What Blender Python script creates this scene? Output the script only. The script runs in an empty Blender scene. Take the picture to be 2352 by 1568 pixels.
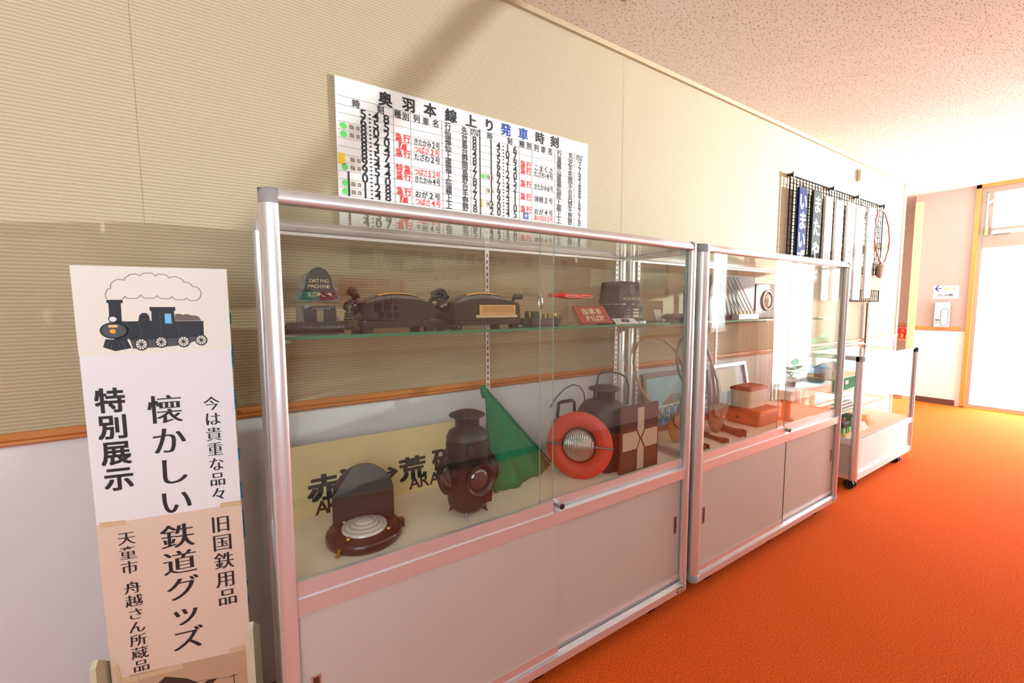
import bpy, math, random
from mathutils import Vector, Matrix
random.seed(7)
SC = bpy.context.scene
COL = SC.collection
PI = math.pi

# ------------------------------------------------------------------ camera
CAM_Z = 1.353
FPX, YAW, PITCH, ROLL = 975.1085, 0.5755, -0.0823, -0.0037
FW = Vector((math.sin(YAW)*math.cos(PITCH), math.cos(YAW)*math.cos(PITCH), math.sin(PITCH)))
_r = Vector((math.cos(YAW), -math.sin(YAW), 0)); _u = _r.cross(FW)
RT = _r*math.cos(ROLL)+_u*math.sin(ROLL); UP = _u*math.cos(ROLL)-_r*math.sin(ROLL)
cam = bpy.data.cameras.new('camera'); camo = bpy.data.objects.new('camera', cam); COL.objects.link(camo)
cam.sensor_fit = 'HORIZONTAL'; cam.sensor_width = 36.0; cam.lens = 36.0*FPX/2352.0
cam.clip_start = 0.02; cam.clip_end = 100
M = Matrix((RT, UP, -FW)).transposed().to_4x4(); M.translation = Vector((0, 0, CAM_Z)); camo.matrix_world = M
SC.camera = camo
EYE = Vector((0, 0, CAM_Z))

# ------------------------------------------------------------------ world, exposure, lights
w = bpy.data.worlds.new('world'); SC.world = w; w.use_nodes = True
w.node_tree.nodes['Background'].inputs[0].default_value = (.95, .98, 1, 1)
w.node_tree.nodes['Background'].inputs[1].default_value = 1.6
SC.view_settings.view_transform = 'Standard'; SC.view_settings.look = 'None'
SC.view_settings.exposure = 0.0; SC.view_settings.gamma = 1.0; SC.view_settings.use_curve_mapping = False
SC.cycles.use_denoising = True
SC.cycles.transparent_max_bounces = 40; SC.cycles.max_bounces = 10; SC.cycles.diffuse_bounces = 5; SC.cycles.glossy_bounces = 5
SC.cycles.caustics_reflective = False; SC.cycles.caustics_refractive = False; SC.cycles.sample_clamp_indirect = 6.0
PANE_DOOR, PANE_WINDOW, FILL_BACK, FILL_HIGH, FILL_TUBE = 15.0, 18.0, 7.3, 10.0, 10.0

def spot(name, loc, target, power, half, blend, radius, color=(1, 1, 1)):
    l = bpy.data.lights.new(name, 'SPOT'); o = bpy.data.objects.new(name, l); COL.objects.link(o)
    l.energy = power; l.spot_size = 2*half; l.spot_blend = blend; l.shadow_soft_size = radius; l.color = color
    o.location = loc; o.rotation_euler = (Vector(target)-Vector(loc)).to_track_quat('-Z', 'Y').to_euler()
    return o
SUN_AT = Vector((10.2, -1.01, 2.60))
spot('low_sun_through_transom', SUN_AT, (2.5, 1.3, 2.0), 9600, math.radians(26), .2, .004, (.88, .95, 1))

def at(u, v, x=None, y=None, z=None):
    d = FW+RT*((u-1176)/FPX)+UP*((784-v)/FPX)
    k = x/d.x if x is not None else y/d.y if y is not None else (z-CAM_Z)/d.z
    return EYE+d*k

# ------------------------------------------------------------------ key dimensions (metres)
WY = 1.60            # exhibition wall
OY = -.894           # wall on the other side of the corridor
CEIL = 2.652; XC = 6.0; XF = 8.04; HI = 2.87; XB = -3.2
RAIL0, RAIL1 = .998, 1.034
CF, CB = 1.10, 1.535  # showcase front and back
ZB, ZT = .0773, 1.6235

# ------------------------------------------------------------------ materials
def mat(name, col, rough=.5, metal=0., spec=.5, noise=None, bump=None, emit=None, coat=0., trans=0.):
    m = bpy.data.materials.new(name); m.use_nodes = True; nt = m.node_tree; b = nt.nodes['Principled BSDF']
    b.inputs['Base Color'].default_value = (*col, 1); b.inputs['Roughness'].default_value = rough
    b.inputs['Metallic'].default_value = metal; b.inputs['Specular IOR Level'].default_value = spec
    b.inputs['Coat Weight'].default_value = coat
    if emit: b.inputs['Emission Color'].default_value = (*emit[0], 1); b.inputs['Emission Strength'].default_value = emit[1]
    if noise or bump:
        tc = nt.nodes.new('ShaderNodeTexCoord')
    if noise:   # (scale, amount, detail)
        n = nt.nodes.new('ShaderNodeTexNoise'); n.inputs['Scale'].default_value = noise[0]; n.inputs['Detail'].default_value = noise[2] if len(noise) > 2 else 4
        mx = nt.nodes.new('ShaderNodeMix'); mx.data_type = 'RGBA'; a = noise[1]
        mx.inputs['A'].default_value = (*[c*(1-a) for c in col], 1); mx.inputs['B'].default_value = (*[min(1, c*(1+a)) for c in col], 1)
        nt.links.new(tc.outputs['Object'], n.inputs['Vector']); nt.links.new(n.outputs['Fac'], mx.inputs['Factor']); nt.links.new(mx.outputs['Result'], b.inputs['Base Color'])
    if bump:
        n2 = nt.nodes.new('ShaderNodeTexNoise'); n2.inputs['Scale'].default_value = bump[0]
        bp = nt.nodes.new('ShaderNodeBump'); bp.inputs['Strength'].default_value = bump[1]; bp.inputs['Distance'].default_value = .004
        nt.links.new(tc.outputs['Object'], n2.inputs['Vector']); nt.links.new(n2.outputs['Fac'], bp.inputs['Height']); nt.links.new(bp.outputs['Normal'], b.inputs['Normal'])
    return m
def N(m, t): return m.node_tree.nodes.new('ShaderNode'+t)
def LK(m, a, b): m.node_tree.links.new(a, b)

def wallpaper(name='ribbed_wallpaper', ca=(.38, .30, .18), cb=(.52, .43, .285)):
    m = mat(name, (.78, .70, .56), .75, spec=.35); b = m.node_tree.nodes['Principled BSDF']
    tc = N(m, 'TexCoord'); wv = N(m, 'TexWave'); wv.bands_direction = 'Z'; wv.inputs['Scale'].default_value = 32; wv.inputs['Distortion'].default_value = 1.2
    wv.inputs['Detail'].default_value = 3; wv.inputs['Detail Scale'].default_value = 3.
    no = N(m, 'TexNoise'); no.inputs['Scale'].default_value = 260; no.inputs['Detail'].default_value = 3
    mul = N(m, 'Math'); mul.operation = 'MULTIPLY_ADD'; mul.inputs[1].default_value = .5
    LK(m, tc.outputs['Object'], wv.inputs['Vector']); LK(m, tc.outputs['Object'], no.inputs['Vector'])
    LK(m, no.outputs['Fac'], mul.inputs[0]); LK(m, wv.outputs['Fac'], mul.inputs[2])
    bp = N(m, 'Bump'); bp.inputs['Strength'].default_value = .35; bp.inputs['Distance'].default_value = .0035
    LK(m, mul.outputs[0], bp.inputs['Height']); LK(m, bp.outputs['Normal'], b.inputs['Normal'])
    mx = N(m, 'Mix'); mx.data_type = 'RGBA'; mx.inputs['A'].default_value = (*ca, 1); mx.inputs['B'].default_value = (*cb, 1)
    LK(m, mul.outputs[0], mx.inputs['Factor']); LK(m, mx.outputs['Result'], b.inputs['Base Color'])
    return m
def ceiling_tile():
    m = mat('flecked_acoustic_ceiling', (.86, .80, .72), .9, spec=.2); b = m.node_tree.nodes['Principled BSDF']
    tc = N(m, 'TexCoord'); no = N(m, 'TexNoise'); no.inputs['Scale'].default_value = 22; no.inputs['Detail'].default_value = 2
    ad = N(m, 'VectorMath'); ad.operation = 'MULTIPLY_ADD'; ad.inputs[1].default_value = (.03, .03, 0)
    LK(m, tc.outputs['Object'], no.inputs['Vector']); LK(m, no.outputs['Color'], ad.inputs[0]); LK(m, tc.outputs['Object'], ad.inputs[2])
    outs = []
    for sx, sy, th, keep in ((26, 112, .165, .55), (74, 120, .16, .36)):
        mp = N(m, 'Mapping'); mp.inputs['Scale'].default_value = (sx, sy, 1); mp.inputs['Rotation'].default_value = (0, 0, .5)
        vo = N(m, 'TexVoronoi'); vo.voronoi_dimensions = '2D'; vo.inputs['Scale'].default_value = 1
        LK(m, ad.outputs[0], mp.inputs['Vector']); LK(m, mp.outputs[0], vo.inputs['Vector'])
        lt = N(m, 'Math'); lt.operation = 'LESS_THAN'; lt.inputs[1].default_value = th; LK(m, vo.outputs['Distance'], lt.inputs[0])
        sp = N(m, 'SeparateColor'); LK(m, vo.outputs['Color'], sp.inputs[0])
        gt = N(m, 'Math'); gt.operation = 'LESS_THAN'; gt.inputs[1].default_value = keep; LK(m, sp.outputs[0], gt.inputs[0])
        mu = N(m, 'Math'); mu.operation = 'MULTIPLY'; LK(m, lt.outputs[0], mu.inputs[0]); LK(m, gt.outputs[0], mu.inputs[1])
        outs.append(mu)
    mxm = N(m, 'Math'); mxm.operation = 'MAXIMUM'; LK(m, outs[0].outputs[0], mxm.inputs[0]); LK(m, outs[1].outputs[0], mxm.inputs[1])
    mx = N(m, 'Mix'); mx.data_type = 'RGBA'; mx.inputs['A'].default_value = (.86, .81, .74, 1); mx.inputs['B'].default_value = (.36, .29, .21, 1)
    LK(m, mxm.outputs[0], mx.inputs['Factor']); LK(m, mx.outputs['Result'], b.inputs['Base Color'])
    return m
def carpet():
    m = mat('orange_carpet', (.85, .17, .02), .95, spec=.1); b = m.node_tree.nodes['Principled BSDF']
    tc = N(m, 'TexCoord'); no = N(m, 'TexNoise'); no.inputs['Scale'].default_value = 170; no.inputs['Detail'].default_value = 5; no.inputs['Roughness'].default_value = .7
    cr = N(m, 'ValToRGB'); cr.color_ramp.elements[0].position = .33; cr.color_ramp.elements[0].color = (.50, .047, .006, 1)
    cr.color_ramp.elements[1].position = .66; cr.color_ramp.elements[1].color = (1, .175, .018, 1)
    LK(m, tc.outputs['Object'], no.inputs['Vector']); LK(m, no.outputs['Fac'], cr.inputs['Fac']); LK(m, cr.outputs['Color'], b.inputs['Base Color'])
    bp = N(m, 'Bump'); bp.inputs['Strength'].default_value = .5; bp.inputs['Distance'].default_value = .006
    LK(m, no.outputs['Fac'], bp.inputs['Height']); LK(m, bp.outputs['Normal'], b.inputs['Normal'])
    return m
def wood(name, c0, c1, axis='X', rough=.35):
    m = mat(name, c0, rough); b = m.node_tree.nodes['Principled BSDF']; tc = N(m, 'TexCoord'); mp = N(m, 'Mapping')
    s = {'X': (1.5, 40, 40), 'Z': (40, 40, 1.5), 'Y': (40, 1.5, 40)}[axis]; mp.inputs['Scale'].default_value = s
    no = N(m, 'TexNoise'); no.inputs['Scale'].default_value = 1.6; no.inputs['Detail'].default_value = 6; no.inputs['Distortion'].default_value = .8
    mx = N(m, 'Mix'); mx.data_type = 'RGBA'; mx.inputs['A'].default_value = (*c0, 1); mx.inputs['B'].default_value = (*c1, 1)
    LK(m, tc.outputs['Object'], mp.inputs['Vector']); LK(m, mp.outputs[0], no.inputs['Vector']); LK(m, no.outputs['Fac'], mx.inputs['Factor']); LK(m, mx.outputs['Result'], b.inputs['Base Color'])
    return m
def glassmat(name, tint, refl=1.0):
    m = bpy.data.materials.new(name); m.use_nodes = True; nt = m.node_tree; nt.nodes.clear()
    out = nt.nodes.new('ShaderNodeOutputMaterial'); tr = nt.nodes.new('ShaderNodeBsdfTransparent'); gl = nt.nodes.new('ShaderNodeBsdfGlossy')
    tr.inputs[0].default_value = (*tint, 1); gl.inputs['Roughness'].default_value = 0.0; gl.inputs[0].default_value = (refl, refl, refl, 1)
    lw = nt.nodes.new('ShaderNodeLayerWeight'); lw.inputs['Blend'].default_value = .5
    pw = nt.nodes.new('ShaderNodeMath'); pw.operation = 'POWER'; pw.inputs[1].default_value = 5
    ma = nt.nodes.new('ShaderNodeMath'); ma.operation = 'MULTIPLY_ADD'; ma.inputs[1].default_value = .955; ma.inputs[2].default_value = .045
    mx = nt.nodes.new('ShaderNodeMixShader')
    nt.links.new(lw.outputs['Facing'], pw.inputs[0]); nt.links.new(pw.outputs[0], ma.inputs[0]); nt.links.new(ma.outputs[0], mx.inputs[0])
    nt.links.new(tr.outputs[0], mx.inputs[1]); nt.links.new(gl.outputs[0], mx.inputs[2]); nt.links.new(mx.outputs[0], out.inputs[0])
    return m
MT = dict(
    wall=wallpaper(), wall2=wallpaper('pale_bounce_wallpaper', (.74, .68, .56), (.84, .79, .68)), ceil=ceiling_tile(), carpet=carpet(),  # wall2 is made paler to bounce more light into the cases
    wains=mat('pale_wainscot', (.70, .69, .70), .6, bump=(500, .15)),
    rail=wood('oak_rail', (.42, .13, .025), (.62, .24, .055)),
    railfar=wood('pale_oak', (.50, .22, .035), (.60, .29, .06), 'Z'),
    base=mat('brown_skirting', (.10, .045, .03), .5),
    darkskirt=mat('black_skirting', (.03, .022, .02), .4),
    alu=mat('brushed_aluminium', (.78, .78, .79), .34, .62, noise=(60, .04)),
    alu2=mat('satin_aluminium', (.72, .71, .70), .42, .9),
    cap=mat('grey_corner_plastic', (.33, .33, .34), .45),
    lam=mat('beige_grey_laminate', (.53, .485, .44), .5, noise=(3, .03)),
    board=mat('cream_board', (.88, .83, .68), .5),
    white=mat('white_paint', (.85, .84, .82), .5), offw=mat('ivory_paint', (.83, .76, .62), .5),
    glass=glassmat('clear_glass', (.988, .997, .977)), gedge=mat('green_glass_edge', (.045, .24, .13), .15, spec=.6), gedge2=mat('pale_glass_edge', (.40, .66, .58), .25, spec=.8), crown=mat('ochre_crown', (.50, .40, .24), .7),
    rubber=mat('black_rubber', (.012, .012, .013), .5), dark=mat('dark_gap', (.02, .016, .014), .7),
    bak=mat('dark_bakelite', (.035, .026, .024), .22, coat=.4), iron=mat('black_iron', (.034, .029, .027), .42, bump=(220, .15)),
    maroon=mat('maroon_enamel', (.042, .017, .015), .3, coat=.3), chrome=mat('chrome', (.85, .85, .86), .08, 1.0),
    brass=mat('aged_brass', (.55, .36, .12), .35, 1.0), red=mat('signal_red', (.72, .065, .03), .5, noise=(14, .12)),
    green=mat('green_flag_cloth', (.0, .22, .085), .8, bump=(300, .1)), ink=mat('black_ink', (.018, .017, .02), .6),
    redink=mat('red_ink', (.80, .04, .03), .6), blueink=mat('blue_ink', (.02, .07, .36), .6), greyink=mat('grey_ink', (.30, .27, .25), .7),
    whiteink=mat('white_ink', (.86, .84, .78), .6), goldink=mat('pale_gold_ink', (.72, .62, .40), .5),
    lime=mat('green_sticker', (.12, .72, .12), .5), yellow=mat('yellow_sticker', (.86, .60, .03), .5), sticker=mat('beige_sticker', (.74, .66, .55), .6),
    panel=mat('white_enamel_sheet', (.83, .82, .80), .3), paper=mat('white_paper', (.84, .835, .87), .65), papercream=mat('cream_lit_paper', (.85, .82, .74), .65),  # the cream is white paper with the light's tint put into its colour
    papertan=mat('carpet_lit_paper', (.76, .60, .48), .65), tape=mat('masking_tape', (.66, .50, .29), .6), paint=mat('pale_green_wood', (.62, .62, .44), .6, noise=(30, .08)),  # the tan paper carries the carpet's warm light in its colour
    bluepaint=mat('flaked_blue_paint', (.02, .25, .42), .6, noise=(40, .4)),
    loco=mat('navy_black_ink', (.013, .018, .028), .6), locogrey=mat('slate_ink', (.075, .08, .095), .6), smoke=mat('taupe_ink', (.42, .34, .30), .6), coal=mat('coal_ink', (.16, .12, .105), .6),
    orange=mat('orange_ink', (.95, .42, .03), .6), sky=mat('light_blue_ink', (.16, .56, .90), .5), peach=mat('peach_ink', (.95, .58, .25), .6),
    sepia=mat('sepia_print', (.52, .36, .235), .5, noise=(6, .18)), sepiadk=mat('dark_sepia', (.05, .03, .02), .6),
    plate=mat('yellowed_plate', (.76, .60, .31), .45, noise=(7, .16)), redleather=mat('faded_red_leather', (.40, .07, .055), .5, noise=(30, .15)),
    leather=mat('tan_leather', (.46, .24, .10), .55, noise=(30, .25)), leatherdk=mat('worn_brown_leather', (.22, .14, .085), .6, noise=(30, .25)),
    cane=mat('cane_hoop', (.48, .28, .13), .5), canedk=mat('dark_cane', (.17, .125, .10), .5),
    lens=mat('clear_lens', (.62, .60, .56), .12, spec=.8, coat=.6), lensdk=mat('smoked_lens', (.07, .05, .055), .08, spec=.8, coat=.7),
    label=mat('old_orange_label', (.74, .41, .13), .6, noise=(60, .15)), teal=mat('worn_teal_paint', (.015, .17, .12), .45, noise=(45, .6)),
    steel=mat('pitted_steel', (.24, .235, .23), .45, .6, noise=(60, .4)), gun=mat('gunmetal', (.075, .075, .085), .35, .5), claret=mat('worn_claret_paint', (.15, .02, .025), .45, noise=(45, .5)),
    olive=mat('olive_machine_paint', (.055, .065, .05), .45, noise=(40, .3)), rustred=mat('oxide_red_tin', (.42, .10, .045), .55, noise=(10, .15)),
    umber=mat('umber_board', (.085, .032, .022), .5, noise=(20, .2)), strip=mat('grey_beige_strip', (.52, .45, .36), .5), darkwood=wood('dark_walnut', (.08, .035, .02), (.16, .08, .045)),
    silver=mat('silver_frame', (.55, .55, .57), .3, .8), navy=mat('navy_enamel', (.012, .016, .10), .8, spec=.08), forest=mat('dark_green_enamel', (.04, .05, .038), .8, spec=.08),
    wire=mat('black_wire', (.008, .007, .010), .9, spec=.03), cream=mat('cream_tin', (.80, .72, .58), .5), curtain=mat('tan_curtain', (.55, .30, .13), .85, bump=(120, .3)),
    leaf=mat('leaf_green', (.05, .30, .13), .5, noise=(9, .3)), bluepot=mat('blue_pot', (.08, .26, .42), .4), soil=mat('soil', (.06, .035, .02), .9),
    pane_d=mat('frosted_lit_pane', (.9, .9, .9), .5, emit=((.93, .98, 1), PANE_DOOR)), pane_w=mat('bright_window_pane', (.9, .9, .9), .4, emit=((.86, .95, 1), PANE_WINDOW)),
    fill_pane_b=mat('added_side_pane', (.9, .9, .9), .4, emit=((.84, .94, 1), FILL_BACK)),
    tube=mat('added_fill_diffuser', (.9, .9, .9), .5, emit=((.82, .93, 1), FILL_TUBE)), fixt=mat('fixture_metal', (.42, .33, .24), .5),
    fill_pane=mat('added_fill_pane', (.9, .9, .9), .4, emit=((.84, .94, 1), FILL_HIGH)),
    postyel=mat('pale_yellow_paint', (.72, .62, .34), .6),
    ribglass=mat('ribbed_glass', (.50, .49, .46), .22, .75),
    acrylic=glassmat('clear_acrylic', (.93, .94, .93)), woodyel=wood('light_plywood', (.80, .50, .16), (.88, .60, .24)),
    tanwall=mat('recess_wallpaper', (.58, .46, .36), .8), farwall=mat('pink_beige_wallpaper', (.44, .385, .33), .8, bump=(300, .15)),
    alubrown=mat('champagne_aluminium', (.34, .28, .22), .5, .1), redsign=mat('red_sign', (.80, .03, .02), .5), skyp=mat('pale_blue_print', (.20, .50, .66), .35, noise=(9, .5)),
    treep=mat('olive_print', (.22, .24, .20), .5, noise=(14, .4)), bluep=mat('cobalt_print', (.06, .22, .50), .4, noise=(20, .3)), greyp=mat('grey_print', (.36, .41, .50), .35, noise=(8, .4)),
    printgr=mat('green_grey_print', (.32, .42, .38), .4, noise=(10, .4)), framew=wood('pale_frame_wood', (.60, .40, .20), (.70, .50, .28)), mount=mat('cream_mount', (.80, .77, .66), .6),
)

# ------------------------------------------------------------------ mesh building
class MB:
    def __init__(s): s.v = []; s.f = []; s.m = []; s.mats = []; s.sm = []
    def mi(s, mt):
        if mt not in s.mats: s.mats.append(mt)
        return s.mats.index(mt)
    def add(s, vs, fs, mt, smooth=False):
        o = len(s.v); s.v += [Vector(v) for v in vs]; k = s.mi(mt)
        for f in fs: s.f.append([i+o for i in f]); s.m.append(k); s.sm.append(smooth)
        return s
    def box(s, a, b, mt, edge=None, T=None):
        x0, y0, z0 = a; x1, y1, z1 = b
        if x0 > x1: x0, x1 = x1, x0
        if y0 > y1: y0, y1 = y1, y0
        if z0 > z1: z0, z1 = z1, z0
        vs = [Vector(p) for p in ((x0,y0,z0),(x1,y0,z0),(x1,y1,z0),(x0,y1,z0),(x0,y0,z1),(x1,y0,z1),(x1,y1,z1),(x0,y1,z1))]
        if T is not None: vs = [T @ v for v in vs]
        fs = [(3,2,1,0),(4,5,6,7),(0,1,5,4),(1,2,6,5),(2,3,7,6),(3,0,4,7)]
        if edge is None: return s.add(vs, fs, mt)
        th = min(range(3), key=lambda i: (x1-x0, y1-y0, z1-z0)[i]); big = {0: (3, 5), 1: (2, 4), 2: (0, 1)}[th]
        o = len(s.v); s.v += vs
        for i, f in enumerate(fs): s.f.append([j+o for j in f]); s.m.append(s.mi(mt if i in big else edge)); s.sm.append(False)
        return s
    def obox(s, c, ex, ey, ez, mt):   # oriented box: centre and half vectors
        c, ex, ey, ez = map(Vector, (c, ex, ey, ez))
        vs = [c+ex*i+ey*j+ez*k for k in (-1, 1) for i, j in ((-1,-1),(1,-1),(1,1),(-1,1))]
        return s.add(vs, [(3,2,1,0),(4,5,6,7),(0,1,5,4),(1,2,6,5),(2,3,7,6),(3,0,4,7)], mt)
    def rpost(s, x0, y0, x1, y1, z0, z1, r, corners, mt, n=6):   # post with some rounded vertical corners
        pts = []
        for (cx, cy, a0, key) in ((x0, y0, PI, 0), (x1, y0, 1.5*PI, 1), (x1, y1, 0, 2), (x0, y1, .5*PI, 3)):
            if key in corners:
                ox = cx+r if cx == x0 else cx-r; oy = cy+r if cy == y0 else cy-r
                for i in range(n+1): a = a0+.5*PI*i/n; pts.append((ox+r*math.cos(a), oy+r*math.sin(a)))
            else: pts.append((cx, cy))
        k = len(pts); vs = [(x, y, z0) for x, y in pts]+[(x, y, z1) for x, y in pts]
        s.add(vs, [tuple(range(k-1, -1, -1)), tuple(range(k, 2*k))], mt)
        return s.add(vs, [(i, (i+1) % k, k+(i+1) % k, k+i) for i in range(k)], mt, True)
    def loft(s, rings, mt, smooth=True, caps=True):
        k = len(rings[0]); vs = [p for r in rings for p in r]; fs = []
        for j in range(len(rings)-1):
            for i in range(k): fs.append((j*k+i, j*k+(i+1) % k, (j+1)*k+(i+1) % k, (j+1)*k+i))
        s.add(vs, fs, mt, smooth)
        if caps: s.add(rings[0], [tuple(range(k-1, -1, -1))], mt); s.add(rings[-1], [tuple(range(k))], mt)
        return s
    def lathe(s, c, prof, mt, axis=(0, 0, 1), n=32, sx=1., sy=1., smooth=True, caps=True):
        ax = Vector(axis).normalized(); q = Vector((0, 0, 1)).rotation_difference(ax); c = Vector(c)
        rings = []
        for r, h in prof:
            rings.append([c+q @ Vector((r*sx*math.cos(2*PI*i/n), r*sy*math.sin(2*PI*i/n), h)) for i in range(n)])
        return s.loft(rings, mt, smooth, caps)
    def cyl(s, p, q, r, mt, n=16, r2=None, smooth=True):
        p = Vector(p); q = Vector(q); d = q-p
        return s.lathe(p, [(r, 0), (r if r2 is None else r2, d.length)], mt, d, n, smooth=smooth)
    def tube(s, pts, r, mt, n=8, closed=False):
        P = [Vector(p) for p in pts]; k = len(P); rings = []; up = None
        for i in range(k):
            a = P[(i-1) % k] if (i > 0 or closed) else P[i]; b = P[(i+1) % k] if (i < k-1 or closed) else P[i]
            t = (b-a).normalized()
            if up is None: up = t.orthogonal().normalized()
            up = (up-t*up.dot(t)).normalized(); v = t.cross(up)
            rr = r[i] if isinstance(r, (list, tuple)) else r
            rings.append([P[i]+(up*math.cos(2*PI*j/n)+v*math.sin(2*PI*j/n))*rr for j in range(n)])
        if closed: rings.append(rings[0]); return s.loft(rings, mt, True, False)
        return s.loft(rings, mt)
    def prism(s, poly, O, ex, ey, n, d, mt, side=None):   # polygon (a,b) on a plane, thickness d along n
        O, ex, ey, n = map(Vector, (O, ex, ey, n)); k = len(poly)
        bot = [O+ex*a+ey*b for a, b in poly]; top = [p+n*d for p in bot]
        s.add(bot+top, [tuple(range(k-1, -1, -1)), tuple(range(k, 2*k))], mt)
        return s.add(bot+top, [(i, (i+1) % k, k+(i+1) % k, k+i) for i in range(k)], side or mt)
    def build(s, name, parent=None, bevel=0, **kw):
        org = parent_org(parent)
        me = bpy.data.meshes.new(name); me.from_pydata([tuple(v-org) for v in s.v], [], s.f)
        for mt in s.mats: me.materials.append(MT[mt] if isinstance(mt, str) else mt)
        me.polygons.foreach_set('material_index', s.m); me.polygons.foreach_set('use_smooth', s.sm); me.update()
        o = bpy.data.objects.new(name, me); COL.objects.link(o)
        if parent is not None: o.parent = parent
        if bevel:
            b = o.modifiers.new('edges', 'BEVEL'); b.width = bevel; b.segments = 2; b.limit_method = 'ANGLE'; b.angle_limit = .7
        for k, v in kw.items(): o[k] = v
        return o
ORG = {}
def parent_org(p): return ORG.get(p.name, Vector((0, 0, 0))) if p is not None else Vector((0, 0, 0))
def thing(name, loc, label, cat, group=None):
    o = bpy.data.objects.new(name, None); COL.objects.link(o); o.empty_display_size = .05
    o.location = loc; ORG[o.name] = Vector(loc); o['label'] = label; o['category'] = cat
    if group: o['group'] = group
    return o
def bld(mb, name, parent=None, bevel=0, **kw):
    o = mb.build(name, parent, bevel, **kw)
    ORG[o.name] = parent_org(parent)      # sub-parts keep the same origin
    return o
def solo(mb, name, label, cat, group=None, bevel=0):
    o = bld(mb, name, None, bevel); o['label'] = label; o['category'] = cat
    if group: o['group'] = group
    return o
def struct(mb, name, parent=None, bevel=0):
    o = bld(mb, name, parent, bevel)
    if parent is None: o['kind'] = 'structure'
    return o

# ------------------------------------------------------------------ lettering
_G = {}
def glyph(ch, off=0.):
    k = (ch, off)
    if k not in _G:
        c = bpy.data.curves.new('glyph', 'FONT'); c.body = ch; c.resolution_u = 3; c.offset = off
        o = bpy.data.objects.new('glyph', c); COL.objects.link(o); bpy.context.view_layer.update()
        me = o.evaluated_get(bpy.context.evaluated_depsgraph_get()).to_mesh()
        vs = [(v.co.x, v.co.y) for v in me.vertices]; fs = [tuple(p.vertices) for p in me.polygons]
        o.evaluated_get(bpy.context.evaluated_depsgraph_get()).to_mesh_clear()
        bpy.data.objects.remove(o); bpy.data.curves.remove(c)
        if ord(ch) < 128 and vs:
            xs = [v[0] for v in vs]; cx = (min(xs)+max(xs))/2; cy = .36
        else: cx, cy = .5, .38
        _G[k] = ([(x-cx, y-cy) for x, y in vs], fs)
    return _G[k]
class Plane:
    def __init__(s, O, ex, ey):
        s.O = Vector(O); s.ex = Vector(ex).normalized(); s.ey = Vector(ey).normalized(); s.n = s.ex.cross(s.ey).normalized()
    def px(s, u, v):
        d = FW+RT*((u-1176)/FPX)+UP*((784-v)/FPX); k = (s.O-EYE).dot(s.n)/d.dot(s.n); p = EYE+d*k-s.O
        return p.dot(s.ex), p.dot(s.ey)
    def P(s, a, b, h=0.): return s.O+s.ex*a+s.ey*b+s.n*h
    def poly(s, mb, pts, mt, h=.0006, d=.0003, px=False):
        if px: pts = [s.px(*p) for p in pts]
        ar = sum(pts[i][0]*pts[(i+1) % len(pts)][1]-pts[(i+1) % len(pts)][0]*pts[i][1] for i in range(len(pts)))
        if ar < 0: pts = pts[::-1]
        return mb.prism(pts, s.P(0, 0, h), s.ex, s.ey, s.n, d, mt)
    def rect(s, mb, a0, b0, a1, b1, mt, h=.0006, d=.0003): return s.poly(mb, [(a0, b0), (a1, b0), (a1, b1), (a0, b1)], mt, h, d)
    def ch(s, mb, c, a, b, w_, h_, mt, off=.012, mincho=False, lift=.0009, rot=0., shear=0.):
        if c == ' ': return
        outs = [(-.030, 0), (-.015, 0), (0, 0), (.015, 0), (.030, 0)] if mincho else [(0, 0)] if off < .014 else [(sx*off*.8, sy*off*.6) for sx in (-1, 1) for sy in (-1, 1)]
        vs, fs = glyph(c, -.011 if mincho else (off if off < .014 else .004))
        for i, (dx, dy) in enumerate(outs):
            pp = []
            for x, y in vs:
                x += dx; y += dy; x += shear*y
                xx = x*w_; yy = y*h_
                pp.append(s.P(a+xx*math.cos(rot)-yy*math.sin(rot), b+xx*math.sin(rot)+yy*math.cos(rot), lift+i*.00005))
            mb.add(pp, fs, mt)
    def line(s, mb, txt, p0, p1, w_, h_, mt, px=True, **kw):   # glyph centres from p0 to p1
        if px: p0 = s.px(*p0); p1 = s.px(*p1)
        k = len(txt)
        for i, c in enumerate(txt):
            t = i/(k-1) if k > 1 else 0
            s.ch(mb, c, p0[0]+(p1[0]-p0[0])*t, p0[1]+(p1[1]-p0[1])*t, w_, h_, mt, **kw)
    def stroke(s, mb, pts, wd, mt, h=.0007, px=True):
        if px: pts = [s.px(*p) for p in pts]
        for (a0, b0), (a1, b1) in zip(pts[:-1], pts[1:]):
            dx, dy = a1-a0, b1-b0; L = math.hypot(dx, dy) or 1e-6; nx, ny = -dy/L*wd/2, dx/L*wd/2; ex, ey = dx/L*wd*.3, dy/L*wd*.3
            s.poly(mb, [(a0-nx-ex, b0-ny-ey), (a1-nx+ex, b1-ny+ey), (a1+nx+ex, b1+ny+ey), (a0+nx-ex, b0+ny-ey)], mt, h)
    def disc(s, mb, a, b, ra, rb, mt, h=.0007, n=20, px=False):
        if px: a, b = s.px(a, b)
        s.poly(mb, [(a+ra*math.cos(2*PI*i/n), b+rb*math.sin(2*PI*i/n)) for i in range(n)], mt, h)

# ================================================================== the room
struct(MB().box((XB, OY-.2, -.1), (XF+1.6, 3.2, 0), 'carpet'), 'floor')
struct(MB().box((XB, OY-.2, CEIL), (XC, WY+.2, CEIL+.12), 'ceil'), 'ceiling')
struct(MB().box((XC-.0, OY-.2, HI), (XF+1.6, 3.2, HI+.1), 'white'), 'ceiling_entrance')
struct(MB().box((XC, OY-.2, CEIL), (XC+.06, 3.2, HI), 'white'), 'trim_8')
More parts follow.
